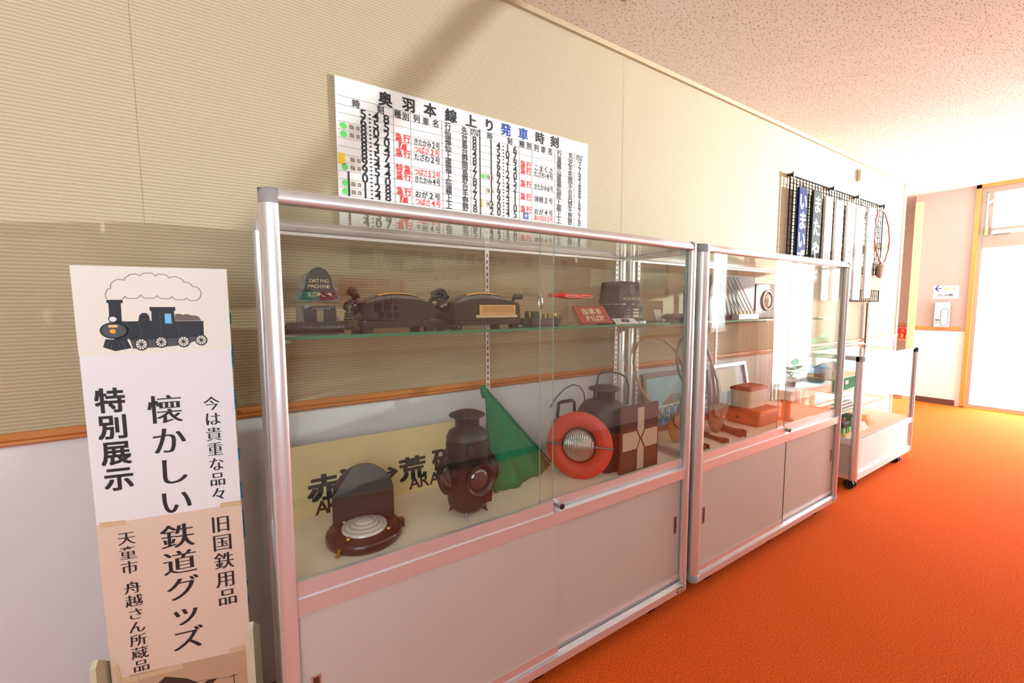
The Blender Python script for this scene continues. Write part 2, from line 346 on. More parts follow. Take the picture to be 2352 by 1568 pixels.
# exhibition wall: wallpaper above, wainscot below, chair rail, skirting, crown trim, end trim
struct(MB().box((XB, WY, RAIL0+.01), (XC, WY+.2, CEIL), 'wall'), 'wall_left')
struct(MB().box((XB, WY, 0), (XC, WY+.2, RAIL0+.01), 'wains'), 'wall_left_lower')
def rail(name, x0, x1, y, d, mt='rail'):
    P = [(0, RAIL0), (-.012*1, RAIL0+.002), (-.018, RAIL0+.008), (-.014, RAIL0+.014), (-.02, RAIL0+.02), (-.02, RAIL1-.006), (-.014, RAIL1), (0, RAIL1)]
    k = MB(); a = [(x0, y+d*p, z) for p, z in P]; b = [(x1, y+d*p, z) for p, z in P]
    k.loft([a, b] if d > 0 else [b, a], mt, False); return struct(k, name)
rail('trim_1', XB, XC-.02, WY, 1)
struct(MB().box((XB, WY-.008, 0), (XC-.02, WY, .06), 'darkskirt'), 'baseboard_left')
struct(MB().box((XB, WY-.016, CEIL-.028), (XC, WY, CEIL-.018), 'crown').box((XB, WY-.012, CEIL-.018), (XC, WY, CEIL), 'crown'), 'trim_2')
struct(MB().box((XC-.012, WY-.012, 0), (XC+.03, WY+.2, CEIL), 'white'), 'trim_3')
# wall seams (paper joints) are part of the wall paper: thin raised edges
k = MB()
for u, v in ((303, 100), (1433, 160)):
    x = at(u, v, y=WY).x; k.box((x, WY-.0005, RAIL1), (x+.0010, WY, CEIL-.03), 'wall')
struct(k, 'trim_4')
# back of the room behind the camera, and the wall on the other side
struct(MB().box((XB-.1, OY-.2, 0), (XB, WY+.2, CEIL), 'wall'), 'wall_back')
def refl(u, v):      # a point of the opposite wall seen mirrored in the front glass (plane y = 1.12)
    p = at(u, v, y=2*1.12-OY); return p.x, p.z
WINS = [(-1.75, -.25, .95, 2.3), (4.98, 5.36, 1.02, 2.25), (6.55, 7.9, .14, 2.25)]  # first entry, the window behind the camera, is added as unseen fill light
HX0, HX1, HZ0, HZ1 = .25, 4.4, 2.26, 2.53     # row of high panes over the plates, added unseen as fill light
k = MB(); xs = XB
for x0, x1, z0, z1 in WINS:
    k.box((xs, OY-.2, 0), (x0, OY, RAIL0), 'wains')
    if xs < HX0 < x0: k.box((xs, OY-.2, RAIL0), (x0, OY, HZ0), 'wall2').box((xs, OY-.2, HZ1), (x0, OY, CEIL), 'wall2').box((xs, OY-.2, HZ0), (HX0, OY, HZ1), 'wall2').box((HX1, OY-.2, HZ0), (x0, OY, HZ1), 'wall2')
    else: k.box((xs, OY-.2, RAIL0), (x0, OY, CEIL), 'wall2')
    k.box((x0, OY-.2, 0), (x1, OY, z0), 'wains'); k.box((x0, OY-.2, z1), (x1, OY, CEIL), 'wall2'); xs = x1
k.box((xs, OY-.2, RAIL0), (XF+1.6, OY, HI), 'wall2'); k.box((xs, OY-.2, 0), (XF+1.6, OY, RAIL0), 'wains'); k.box((XC, OY-.2, CEIL), (XF+1.6, OY, HI), 'wall2')
struct(k, 'wall_right')
rail('trim_5', -.2, WINS[1][0]-.05, OY, -1)
struct(MB().box((XB, OY, 0), (4.9, OY+.012, .066), 'base'), 'baseboard_right')
for i, (x0, x1, z0, z1) in enumerate(WINS):
    f = MB(); t = .05
    f.box((x0, OY-.12, z0), (x0+t, OY+.01, z1), 'alu2').box((x1-t, OY-.12, z0), (x1, OY+.01, z1), 'alu2').box((x0, OY-.12, z0), (x1, OY+.02, z0+t), 'alu2').box((x0, OY-.12, z1-t), (x1, OY+.01, z1), 'alu2')
    if i != 1: f.box(((x0+x1)/2-.03, OY-.1, z0), ((x0+x1)/2+.03, OY-.03, z1), 'alu2')
    o = struct(f, 'window_%d' % (i+1)); bld(MB().box((x0+t, OY-.09, z0+t), (x1-t, OY-.08, z1-t), 'pane_w' if i else 'fill_pane_b'), 'window_pane', o)

f = MB().box((HX0, OY-.12, HZ0), (HX1, OY+.01, HZ0+.03), 'alu2').box((HX0, OY-.12, HZ1-.03), (HX1, OY+.01, HZ1), 'alu2')
for i in range(5): x_ = HX0+(HX1-HX0-.03)*i/4; f.box((x_, OY-.12, HZ0+.03), (x_+.03, OY+.01, HZ1-.03), 'alu2')
o = struct(f, 'window_4'); bld(MB().box((HX0+.03, OY-.09, HZ0+.03), (HX1-.03, OY-.08, HZ1-.03), 'fill_pane'), 'window_pane', o)  # added strip of panes, glowing to brighten the case interiors
# far wall with the frosted glass door
DY0, DY1 = -.60, 1.43         # door opening
k = MB().box((XF, DY1, RAIL0), (XF+.15, 1.99, HI), 'farwall').box((XF, DY1, 0), (XF+.15, 1.99, RAIL0), 'white')
k.box((XF, OY, 0), (XF+.15, DY0, HI), 'farwall'); struct(k, 'wall_far')
struct(MB().box((XF-.02, DY1+.05, RAIL0+.02), (XF, 1.915, RAIL1+.025), 'railfar'), 'trim_6')
struct(MB().box((XF-.012, DY1+.05, 0), (XF, 1.915, .075), 'base'), 'baseboard_far')
struct(MB().box((XF-.06, 1.925, 0), (XF+.1, 2.0, 2.765), 'postyel'), 'trim_7')
struct(MB().box((XF+.9, 1.9, 0), (XF+1.0, 3.2, HI), 'tanwall'), 'wall_recess')
struct(MB().box((XF+.15, 1.99, 0), (XF+1.0, 2.03, 0.0001), 'carpet').box((XF, 1.99, 0), (XF+1.0, 2.01, HI), 'tanwall'), 'wall_recess_side')
struct(MB().box((XC, 3.1, 0), (XF+1.0, 3.2, HI), 'tanwall'), 'wall_recess_end')
struct(MB().box((XF+.885, 1.98, RAIL0+.02), (XF+.9, 3.1, RAIL1+.03), 'railfar'), 'trim_9')
DOOR = d = struct(MB().box((XF-.03, DY1-.045, 0), (XF+.12, DY1, HI), 'railfar').box((XF-.03, DY0, HI-.045), (XF+.12, DY1, HI), 'railfar').box((XF-.03, DY0, 0), (XF+.12, DY0+.045, HI), 'railfar').box((XF-.03, DY0, 0), (XF+.12, DY1, .012), 'railfar'), 'door_1')
TZ0, TZ1 = 2.07, 2.235
bld(MB().box((XF-.0, DY1-.085, .012), (XF+.08, DY1-.045, HI-.045), 'alubrown').box((XF, DY0+.045, .012), (XF+.08, DY0+.09, HI-.045), 'alubrown')
    .box((XF-.005, DY0+.09, TZ0), (XF+.08, DY1-.085, TZ1), 'alubrown').box((XF, DY0+.09, HI-.10), (XF+.08, DY1-.085, HI-.045), 'alubrown').box((XF, DY0+.09, .012), (XF+.08, DY1-.085, .05), 'alubrown'), 'door_frame', d)
bld(MB().box((XF+.03, DY0+.09, .05), (XF+.035, DY1-.085, TZ0), 'pane_d'), 'frosted_pane', d)
bld(MB().box((XF+.01, DY0+.09, TZ1+.05), (XF+.03, DY1-.12, TZ1+.08), 'alubrown').box((XF+.0, DY1-.15, TZ1), (XF+.03, DY1-.11, HI-.10), 'alubrown'), 'transom_sash', d)
bld(MB().box((XF+.05, DY0+.09, TZ1), (XF+.055, DY1-.085, HI-.10), 'glass'), 'transom_pane', d)
k = MB().box((XF-.03, DY1-.10, TZ1-.01), (XF, DY1-.13, TZ1+.10), 'brass').cyl((XF-.03, DY1-.115, TZ1+.05), (XF-.03, DY1-.115, TZ1+.25), .006, 'alu2')
k.cyl((XF-.03, DY1-.11, 2.62), (XF-.03, DY1-.16, 2.66), .02, 'alu2'); bld(k, 'window_stay', d)
p = at(2300, 531, x=XF-.02); bld(MB().box((XF-.05, p.y-.07, TZ1), (XF-.005, p.y+.07, TZ1+.02), 'alu2').box((XF-.07, p.y-.02, TZ1+.01), (XF-.04, p.y+.05, TZ1+.04), 'alu2'), 'window_latch', d)

# ceiling light at the top edge of the picture
p = at(1433, 6, z=CEIL-.06)
t = thing('ceiling_light', (p.x-.6, p.y-.13, CEIL), 'fluorescent ceiling light box whose corner shows at the top edge of the photo', 'ceiling light')
bld(MB().box((p.x-1.25, p.y-.26, CEIL-.06), (p.x, p.y, CEIL), 'fixt'), 'housing', t)
bld(MB().box((p.x-1.22, p.y-.235, CEIL-.066), (p.x-.05, p.y-.025, CEIL-.0605), 'fixt'), 'diffuser', t)
t = thing('ceiling_light', (-1.6, .2, CEIL), 'added unseen ceiling light behind the camera, lit for fill', 'ceiling light')
bld(MB().box((-2.3, .1, CEIL-.06), (-1.05, .36, CEIL), 'fixt'), 'housing', t)
bld(MB().box((-2.27, .125, CEIL-.066), (-1.08, .335, CEIL-.0605), 'tube'), 'diffuser', t)  # added fixture, out of view and kept lit for fill

# ================================================================== tall showcases
PW = .038
def showcase(x0, x1, label, left_front, shut_gap=False):
    t = thing('display_case', ((x0+x1)/2, (CF+CB)/2, 0), label, 'display case', 'tall glass display cases')
    xi0, xi1 = x0+PW, x1-PW; ZD = .6842
    f = MB()
    for (a, b, y0, y1, cs, zz) in ((x0, xi0, CF, CF+PW, (0,), ZT-PW), (xi1, x1, CF, CF+PW, (1,), ZT-PW), (x0, x0+.028, CB-.03, CB, (3,), ZT-.03), (x1-.028, x1, CB-.03, CB, (2,), ZT-.03)):
        f.rpost(a, y0, b, y1, ZB+.036, zz, .026 if y0 == CF else .012, cs, 'alu')
    def hrail(p, q, y, z0, z1, dy, r=.02):     # rail along x, front edge rounded
        P = [(0, z0), (0, z1-r)]+[(r-r*math.cos(a), z1-r+r*math.sin(a)) for a in [PI*.5*i/6 for i in range(1, 7)]]+[(abs(dy), z1), (abs(dy), z0)]
        s = 1 if dy > 0 else -1
        A = [(p, y+s*c, z) for c, z in P]; B = [(q, y+s*c, z) for c, z in P]
        f.loft([A, B] if s < 0 else [B, A], 'alu', True)
    hrail(xi0, xi1, CF, 1.5893, ZT, PW, .026)
    hrail(xi0, xi1, CB, 1.589, ZT, -.03, .012)
    f.box((xi0, CB-.028, 1.578), (xi1, CB-.004, 1.588), 'alu2')
    f.box((xi0, CF, ZB), (xi1, CF+.06, .108), 'alu'); f.box((xi0, CF+.012, .108), (xi1, CF+.016, .118), 'alu'); f.box((xi0, CF+.03, .108), (xi1, CF+.034, .118), 'alu')
    f.box((xi0, CF+.006, .597), (xi1, CF+.075, .6394), 'alu')
    f.box((xi0, CF+.004, .636), (xi1, CF+.009, .6425), 'alu'); f.box((xi0, CF+.0225, .639), (xi1, CF+.0265, .6475), 'alu')
    f.box((xi0, CF+.034, .6), (xi1, CF+.075, .668), 'alu')
    f.box((x0+.004, CB-.02, ZB), (x1-.004, CB, .62), 'lam')
    for xa, xb in ((x0+.004, x0+.03), (x1-.03, x1-.004)):
        f.box((xa, CF+PW, 1.585), (xb, CB-.03, ZT-.004), 'alu'); f.box((xa, CF+PW, .63), (xb, CB-.03, .672), 'alu'); f.box((xa, CF+PW, ZB), (xb, CB-.03, .115), 'alu')
        f.box((xa+.004, CF+PW, .115), (xb-.008, CB-.03, .63), 'lam')
    f.box((xi0, CF+.02, ZB+.002), (xi1, CB-.02, ZB+.016), 'alu2')
    bld(f, 'frame', t)
    for (a, b, cs) in ((x0, xi0, 0), (xi1, x1, 1)):
        for (z0, z1) in ((ZT-PW, ZT), (ZB, ZB+.036)):
            k = MB(); hi = z1 == ZT; rings = []
            for i in range(5):
                q = .5*PI*i/4; s = .018*(1-math.cos(q)); zz = (z1-.018+.018*math.sin(q)) if hi else z1-.0001*i
                r = .026; P = []
                for (cx, cy, a0, key) in ((a, CF, PI, 0), (b, CF, 1.5*PI, 1), (b, CF+PW, 0, 9), (a, CF+PW, .5*PI, 9)):
                    if key == cs:
                        ox = cx+r if cx == a else cx-r
                        for j in range(6): an = a0+.5*PI*j/5; P.append((ox+(r-s)*math.cos(an), cy+r+(r-s)*math.sin(an), zz))
                    else: P.append((cx, cy+(s if cy == CF else 0), zz))
                rings.append(P)
            base = [(p[0], p[1], z0) for p in rings[0]]
            k.loft([base]+rings, 'cap', True); bld(k, 'corner_cap', t)
    # display floor and shelf
    bld(MB().box((xi0-.03, CF+.04, .655), (xi1+.03, CB-.022, .670), 'board'), 'display_floor', t)
    sh = bld(MB().box((x0+.045, 1.20, 1.270), (x1-.045, 1.495, 1.279), 'glass', 'gedge'), 'glass_shelf', t, label='thick glass shelf with a green edge')
    for bx in (x0+.06, (x0+x1)/2, x1-.06):
        k = MB(); P = [(1.50, 1.269), (1.215, 1.269), (1.215, 1.262), (1.42, 1.245), (1.50, 1.21)]
        k.prism(P, (bx-.0012, 0, 0), (0, 1, 0), (0, 0, 1), (1, 0, 0), .0024, 'alu2'); bld(k, 'shelf_bracket', t)
        k = MB().box((bx-.009, CB-.030, .67), (bx+.009, CB-.020, 1.589), 'alu2')
        z = .70
        while z < 1.55: k.box((bx-.0025, CB-.0306, z), (bx+.0025, CB-.0295, z+.014), 'dark'); z += .025
        bld(k, 'slotted_standard', t)
    # fixed panes
    bld(MB().box((xi0-.008, CF+.03, 1.590), (xi1+.008, CB-.02, 1.595), 'glass', 'gedge'), 'top_pane', t)
    for xa in (x0+.013, x1-.018): bld(MB().box((xa, CF+PW-.006, .672), (xa+.005, CB-.028, 1.586), 'glass', 'gedge'), 'side_pane', t)
    # sliding glass doors
    xm = (x0+x1)/2
    for i, (xa, xb, y) in enumerate(((xi0+.001, xm+.030, CF+.012), (xm-.015, xi1-.001, CF+.027))):
        dr = bld(MB().box((xa, y, .668), (xb, y+.005, 1.592), 'glass', 'gedge2'), 'glass_door', t)
        bld(MB().box((xa, y-.004, .6425 if i == 0 else .648), (xb, y+.009, ZD), 'alu'), 'bottom_channel', dr)
        if i == 0: bld(MB().box((xb, y-.004, .6425), (xb+.002, y+.009, ZD), 'dark'), 'channel_end', dr)
    k = MB().cyl((xm+.055, CF+.027, .664), (xm+.055, CF-.006, .664), .011, 'alu2', 16).cyl((xm+.055, CF-.006, .664), (xm+.055, CF-.009, .664), .010, 'maroon', 16).box((xm+.0535, CF-.0105, .658), (xm+.0565, CF-.0085, .670), 'dark')
    bld(k, 'lock', t)
    # sliding lower doors
    for i in (0, 1):
        left = i == 0
        xa, xb = (xi0+.001, xm+.052) if left else (xm-.05, xi1-.001)
        front = left == left_front; y = CF+.011 if front else CF+.028
        dr = bld(MB().box((xa, y, .14), (xb, y+.006, .60), 'lam'), 'sliding_panel', t)
        bld(MB().box((xa, y-.003, .114), (xb, y+.010, .147), 'alu'), 'bottom_rail', dr)
        hx = (xi0+.035) if left else (xi1-.035)
        hz = .385
        bld(MB().box((hx-.011, y-.002, hz-.042), (hx+.011, y+.004, hz+.042), 'alu2').box((hx-.007, y-.0025, hz-.037), (hx+.007, y-.0019, hz+.037), 'umber'), 'recessed_pull', dr)
    if shut_gap: bld(MB().box((xm+.053, CF+.012, .114), (xm+.066, CF+.0275, .60), 'dark'), 'door_gap_shade', t)  # dark strip stands in for the shade between the lower doors
    bld(MB().box((x1-.085, CF-.0008, ZB+.006), (x1-.045, CF+.001, ZB+.026), 'umber').box((x1-.080, CF-.0012, ZB+.012), (x1-.050, CF-.0007, ZB+.020), 'goldink'), 'maker_plate', t)
    for cx in (x0+.19, xm, x1-.19):
        for cy in (1.175, CB-.07):
            k = MB().cyl((cx-.012, cy, .0365), (cx+.012, cy, .0365), .036, 'rubber', 24)
            cs = bld(k, 'caster', t)
            bld(MB().box((cx-.018, cy-.02, .05), (cx-.013, cy+.02, ZB), 'alu2').box((cx+.013, cy-.02, .05), (cx+.018, cy+.02, ZB), 'alu2').box((cx-.025, cy-.025, ZB-.008), (cx+.025, cy+.025, ZB), 'alu2'), 'fork', cs)
    return t
C1 = (.0535, 1.6625); C2 = (1.7028, 3.2648)
showcase(*C1, 'glass display case nearest the banner, with telephones and lamps inside', True)
showcase(*C2, 'second glass display case, overlooking the orange carpet, with wrenches and a leather pouch inside', True, True)

# ================================================================== low showcase near the door
X0, X1, Y0, Y1 = 3.705, 4.955, 1.15, 1.57
t = thing('low_display_case', ((X0+X1)/2, (Y0+Y1)/2, 0), 'low white glass display case on casters under the hanging train plates', 'display case')
f = MB(); ZT3 = .985
for (a, b, y0, y1, cs) in ((X0, X0+.04, Y0, Y0+.04, (0,)), (X1-.04, X1, Y0, Y0+.04, (1,)), (X0, X0+.03, Y1-.03, Y1, ()), (X1-.03, X1, Y1-.03, Y1, ())): f.rpost(a, y0, b, y1, ZB, ZT3, .022, cs, 'alu')
for z0, z1 in ((ZT3-.03, ZT3), (.335, .375), (ZB, ZB+.035)):
    f.box((X0+.005, Y0+.04, z0), (X0+.035, Y1-.03, z1), 'alu').box((X1-.035, Y0+.04, z0), (X1-.005, Y1-.03, z1), 'alu').box((X0+.03, Y1-.03, z0), (X1-.03, Y1-.005, z1), 'alu')
f.box((X0+.04, Y0+.003, .335), (X1-.04, Y0+.04, .375), 'white').box((X0+.04, Y0+.003, ZB), (X1-.04, Y0+.04, ZB+.045), 'white')
bld(f, 'frame', t)
for a in (X0, X1-.04): bld(MB().rpost(a, Y0, a+.04, Y0+.04, ZT3-.035, ZT3+.003, .022, (0,) if a == X0 else (1,), 'cap'), 'corner_cap', t)
bld(MB().box((X0+.04, Y0+.02, ZB+.045), (X1-.04, Y0+.026, .335), 'white'), 'front_panel', t)
bld(MB().box((X0+.015, Y0+.04, ZB+.03), (X0+.02, Y1-.03, .335), 'lam').box((X1-.02, Y0+.04, ZB+.03), (X1-.015, Y1-.03, .335), 'lam').box((X0+.03, Y1-.02, ZB+.03), (X1-.03, Y1-.015, .335), 'lam'), 'side_panels', t)
bld(MB().box((X0+.01, Y0+.02, .345), (X1-.01, Y1-.01, .378), 'white'), 'display_floor', t)
bld(MB().box((X0+.04, Y0+.015, .375), (X1-.04, Y0+.02, ZT3), 'glass', 'gedge'), 'front_pane', t)
for xa in (X0+.015, X1-.02): bld(MB().box((xa, Y0+.04, .375), (xa+.005, Y1-.03, ZT3-.03), 'glass', 'gedge'), 'side_pane', t)
bld(MB().box((X0+.03, Y1-.02, .375), (X1-.03, Y1-.015, ZT3-.03), 'glass', 'gedge'), 'back_pane', t)
bld(MB().box((X0+.02, Y0+.01, ZT3-.004), (X1-.02, Y1-.01, ZT3+.002), 'glass', 'gedge'), 'top_pane', t)
bld(MB().box((X0+.03, Y0+.17, .69), (X1-.03, Y1-.03, .698), 'glass', 'gedge'), 'glass_shelf', t)
bld(MB().box((X0+.03, Y0+.19, .515), (X1-.03, Y1-.03, .523), 'glass', 'gedge'), 'glass_shelf', t)
for cx in (X0+.06, X1-.24):
    for cy in (Y0+.05, Y1-.06):
        k = MB().cyl((cx-.03, cy, .0345), (cx-.012, cy, .0345), .034, 'rubber', 24).cyl((cx+.012, cy, .0345), (cx+.03, cy, .0345), .034, 'rubber', 24)
        cs = bld(k, 'caster', t); bld(MB().box((cx-.011, cy-.02, .03), (cx+.011, cy+.02, ZB), 'dark'), 'fork', cs)

# ================================================================== the banner in its wooden stand
bt = at(520, 617, y=1.27); ex = Vector((.977, -.213, 0)).normalized(); dn = Vector((.008, .022, -1)).normalized(); WB = .297
dn = (dn-ex*dn.dot(ex)).normalized()
B = Plane(bt-ex*WB, ex, -dn)          # a: 0..WB to the right, b: negative downwards
bb = B.P(WB/2, -1.40)
t = thing('paper_banner', (bb.x, bb.y, 0.02), 'tall narrow paper banner with a steam locomotive drawing, beside the glass display case', 'banner')
LB = 1.38
k = MB(); k.obox(B.P(WB/2, -LB/2, -.008), B.ex*(WB/2-.002), B.ey*(LB/2-.001), B.n*.0065, 'paint'); bd = bld(k, 'backing_board', t)
k = MB()
for i in range(40):
    b0 = -random.random()*(LB-.05)-.02; a0 = random.choice((-.0005, WB-.0018)); L = random.uniform(.01, .06)
    k.obox(B.P(a0+.001, b0, -.008), B.ex*.0016, B.ey*L*.5, B.n*random.uniform(.002, .006), 'bluepaint')
bld(k, 'flaked_paint', bd, kind='stuff')
s1l, s1r = B.px(180, 817)[1], B.px(532, 803)[1]; s2l, s2r = B.px(228, 1205)[1], B.px(555, 1155)[1]; s3l, s3r = B.px(310, 1538)[1], B.px(575, 1485)[1]
k = MB(); B.poly(k, [(0, s1l), (WB, s1r), (WB, -.0008), (0, 0)], 'papercream', 0, .0006); pg1 = bld(k, 'illustration_sheet', t, label='white sheet tinted cream for the light, with a steam locomotive drawing')
k = MB(); B.poly(k, [(.001, s2l), (WB-.001, s2r), (WB-.001, s1r), (.001, s1l)], 'paper', 0, .0005); pg2 = bld(k, 'title_sheet', t, label='white sheet with large black lettering')
k = MB(); B.poly(k, [(0, s3l), (WB, s3r), (WB, s2r), (0, s2l)], 'papertan', 0, .0004); pg3 = bld(k, 'lower_sheet', t, label='lower sheet tinted tan for the carpet light, with black lettering')
k = MB(); B.poly(k, [(.0, -LB), (WB, -LB), (WB, s3r), (0, s3l)], 'papertan', 0, .0003)
B.poly(k, [(.035, -LB), (WB-.012, -LB), (WB-.012, s3r-.004), (.035, s3l-.01)], 'sepia', .0004)
pr = bld(k, 'sepia_photo_print', t)
k = MB(); B.poly(k, [(355, 1575), (380, 1553), (430, 1557), (470, 1572), (480, 1600), (350, 1600)], 'sepiadk', .0006, px=True)
B.poly(k, [(470, 1566), (478, 1560), (500, 1556), (490, 1566), (486, 1585), (470, 1590)], 'sepiadk', .0006, px=True)
B.stroke(k, [(537, 1548), (540, 1590)], .0022, 'sepiadk'); B.stroke(k, [(530, 1551), (545, 1548)], .0016, 'sepiadk'); B.stroke(k, [(440, 1565), (537, 1552)], .0007, 'sepiadk')
bld(k, 'printed_station_roof', pr)
for pts in ([(229, 1200), (289, 1193), (290, 1204), (230, 1213)], [(507, 1154), (553, 1148), (554, 1158), (506, 1166)], [(527, 1489), (564, 1479), (565, 1489), (526, 1497)], [(275, 1556), (317, 1551), (318, 1563), (273, 1572)], [(319, 1550), (420, 1522), (421, 1533), (319, 1560)], [(262, 1528), (272, 1524), (284, 1572), (272, 1576)]):
    k = MB(); B.poly(k, pts, 'tape', .0009, px=True); bld(k, 'masking_tape', t)
def bcol(mb, txt, p0, p1, wd, mincho=True, off=.02, hs=.97):
    a0, b0 = B.px(*p0); a1, b1 = B.px(*p1); h = abs(b1-b0)/max(1, len(txt)-1)*hs if len(txt) > 1 else wd
    for i, c in enumerate(txt):
        q = i/max(1, len(txt)-1); B.ch(mb, c, a0+(a1-a0)*q, b0+(b1-b0)*q, wd, h, 'ink', mincho=mincho, off=off)
for pg, txt, p0_, p1_, wd, mi in ((pg2, '特別展示', (253, 919), (274, 1098), .058, False), (pg2, '懐かしい', (380, 939), (405, 1150), .072, True), (pg2, '今は貴重な品々', (486, 926), (503, 1133), .036, True), (pg3, '鉄道グッズ', (408, 1230), (432, 1465), .074, True),
        (pg3, '旧国鉄用品', (507, 1202), (523, 1369), .046, True), (pg3, '天童市', (291, 1235), (298, 1302), .036, True), (pg3, '舟越さん所蔵品', (305, 1348), (325, 1527), .036, True)):
    k = MB(); bcol(k, txt, p0_, p1_, wd, mi, .03); bld(k, 'lettering', pg)
# locomotive drawing (coordinates from the 500-px crop at 140,590, scale 3.136)
def q(x, y): return (140+x/3.136, 590+y/3.136)
def qp(*p): return [q(*i) for i in p]
k = MB()
sm = [(330, 300), (325, 255), (360, 225), (372, 180), (455, 168), (480, 140), (520, 125), (570, 138), (620, 116), (680, 138), (730, 126), (780, 152), (850, 152), (885, 180), (950, 215), (1000, 235), (1005, 285), (970, 312), (905, 295), (860, 308), (800, 285), (750, 300), (695, 278), (640, 295), (575, 275), (510, 297), (460, 282), (442, 302)]
def bump(ps):
    out = []
    for (x0, y0), (x1, y1) in zip(ps[:-1], ps[1:]):
        for j in range(5):
            s = j/5; nx, ny = (y1-y0), -(x1-x0); b = .16*math.sin(PI*s); out.append((x0+(x1-x0)*s+nx*b, y0+(y1-y0)*s+ny*b))
    return out+[ps[-1]]
B.stroke(k, [q(*p) for p in bump(sm)], .0021, 'smoke')
bld(k, 'drawn_smoke', pg1)
k = MB()
B.poly(k, qp((327, 308), (445, 308), (447, 330), (432, 333), (440, 470), (350, 470), (343, 333), (328, 330)), 'loco', px=True)
B.poly(k, qp((470, 464), (558, 462), (565, 420), (585, 403), (618, 403), (636, 425), (643, 458), (654, 458), (652, 392), (640, 385), (638, 360), (824, 360), (824, 386), (815, 392), (822, 462), (1026, 460), (1031, 572), (940, 575), (730, 590), (500, 600), (480, 580)), 'loco', px=True)
B.disc(k, *B.px(*q(385, 530)), .0265, .0195, 'loco', .0006); B.poly(k, qp((385, 455), (470, 465), (500, 520), (480, 600), (385, 600)), 'loco', px=True)
B.poly(k, qp((822, 412), (850, 408), (880, 416), (905, 410), (940, 420), (970, 422), (995, 430), (1010, 458), (822, 460)), 'coal', px=True)
B.poly(k, qp((500, 600), (730, 590), (940, 575), (1000, 572), (980, 600), (900, 630), (820, 640), (700, 650), (520, 660)), 'locogrey', px=True)
B.poly(k, qp((322, 592), (480, 600), (510, 655), (395, 678), (305, 650)), 'loco', px=True)
for a, b in (((352, 605), (330, 655)), ((372, 608), (366, 668)), ((410, 608), (436, 668)), ((440, 605), (472, 660))): B.stroke(k, qp(a, b), .0014, 'locogrey', .0012)
for pts in (((555, 472), (580, 510), (580, 560), (560, 598)), ((470, 470), (498, 520), (480, 585)), ((712, 392), (728, 565)), ((845, 470), (853, 555))): B.stroke(k, qp(*pts), .001, 'locogrey', .0012)
B.disc(k, *B.px(*q(385, 530)), .0225, .0165, 'locogrey', .0011)
B.disc(k, *B.px(*q(378, 446)), .0095, .0078, 'loco', .0010); B.disc(k, *B.px(*q(376, 448)), .0068, .0058, 'paper', .0014)
B.poly(k, qp((344, 490), (410, 488), (411, 506), (345, 508)), 'peach', .0015, px=True); B.disc(k, *B.px(*q(376, 535)), .0058, .005, 'orange', .0015)
B.poly(k, qp((748, 408), (794, 408), (800, 478), (752, 478)), 'sky', .0012, px=True)
for x, y, r in ((582, 628, 50), (725, 612, 47), (885, 608, 47), (1012, 597, 44)):
    a, b = B.px(*q(x, y)); ra = abs(B.px(*q(x+r, y))[0]-a); rb = abs(B.px(*q(x, y+r))[1]-b)*.9
    B.disc(k, a, b, ra, rb, 'loco', .0011); B.disc(k, a, b, ra*.8, rb*.8, 'papercream', .0014)
    for j in range(5):
        an = PI*j/5+.3; B.stroke(k, [(a+ra*.9*math.cos(an), b+rb*.9*math.sin(an)), (a-ra*.9*math.cos(an), b-rb*.9*math.sin(an))], .0014, 'loco', .0016, px=False)
    B.disc(k, a, b, ra*.2, rb*.2, 'loco', .0018)
bld(k, 'drawn_locomotive', pg1)
# stand
t = thing('banner_stand', (bb.x, bb.y, 0), 'cream painted wooden stand gripping both sides of the tall paper banner', 'stand')
for a, vt, wd in ((-.012, (250, 1490), .011), (WB+.012, (592, 1407), .011)):
    b = B.px(*vt)[1]
    k = MB(); P0 = [(-.028, b-.055), (.03, b), (.045, b-.01), (.05, -1.43), (-.035, -1.43)]
    k.prism(P0, B.P(a-wd/2, 0), B.n, B.ey, -B.ex, -wd, 'paint'); bld(k, 'side_board', t)
k = MB(); k.obox(Vector((bb.x, bb.y, .022)), B.ex*.19, Vector((0, 0, .022)), Vector((.213, .977, 0))*.09, 'paint'); bld(k, 'base_board', t)

# ================================================================== the departure board on the wall
X = Plane((0, WY-.006, 0), (1, 0, 0), (0, 0, 1))
def wx(u, v): return at(u, v, y=WY-.006)
tl, tr = wx(768, 176), wx(1337, 325); bl, br = wx(796, 536), wx(1366, 585)
x0, x1, zt, zb = tl.x, (tr.x+br.x)/2-.01, (tl.z+tr.z)/2, (bl.z+br.z)/2
t = thing('departure_board', ((x0+x1)/2, WY, zb), 'white enamel train departure timetable board on the wall above the nearest display case', 'timetable board')
bld(MB().box((x0, WY-.006, zb), (x1, WY-.0005, zt), 'panel'), 'enamel_panel', t)
r1 = wx(834, 261).z; r11 = wx(846, 446).z; DZ = (r1-r11)/10; RZ = [r1-DZ*i for i in range(11)]+[r1-DZ*12.6, r1-DZ*13.6]
def colx(u, v): return wx(u, v).x
lines = MB(); ink = MB(); red = MB(); blue = MB()
def hline(xa, xb, z, wd=.0014): X.rect(lines, xa, z-wd/2, xb, z+wd/2, 'greyink', .0005)
def vline(x, za, zb_, wd=.0014): X.rect(lines, x-wd/2, za, x+wd/2, zb_, 'ink' if wd > .003 else 'greyink', .0005)
ztop = RZ[0]+DZ*1.55; zhd = RZ[0]+DZ*.5
hline(x0+.005, x1-.005, ztop); 
for i in list(range(12))+[12.1, 13.1]: hline(x0+.005, x1-.005, RZ[0]+DZ*.5-DZ*i)
LV = [colx(903, 255), colx(943, 265), colx(1015, 285), colx(1081, 305)]; xm = colx(1102, 305); RV = [colx(1193, 325), colx(1222, 335), colx(1275, 350), colx(1320, 360)]
for xx in LV+RV: vline(xx, zb+.004, ztop)
vline(xm, zb+.004, ztop+DZ*.15, .0045)
tw = .052
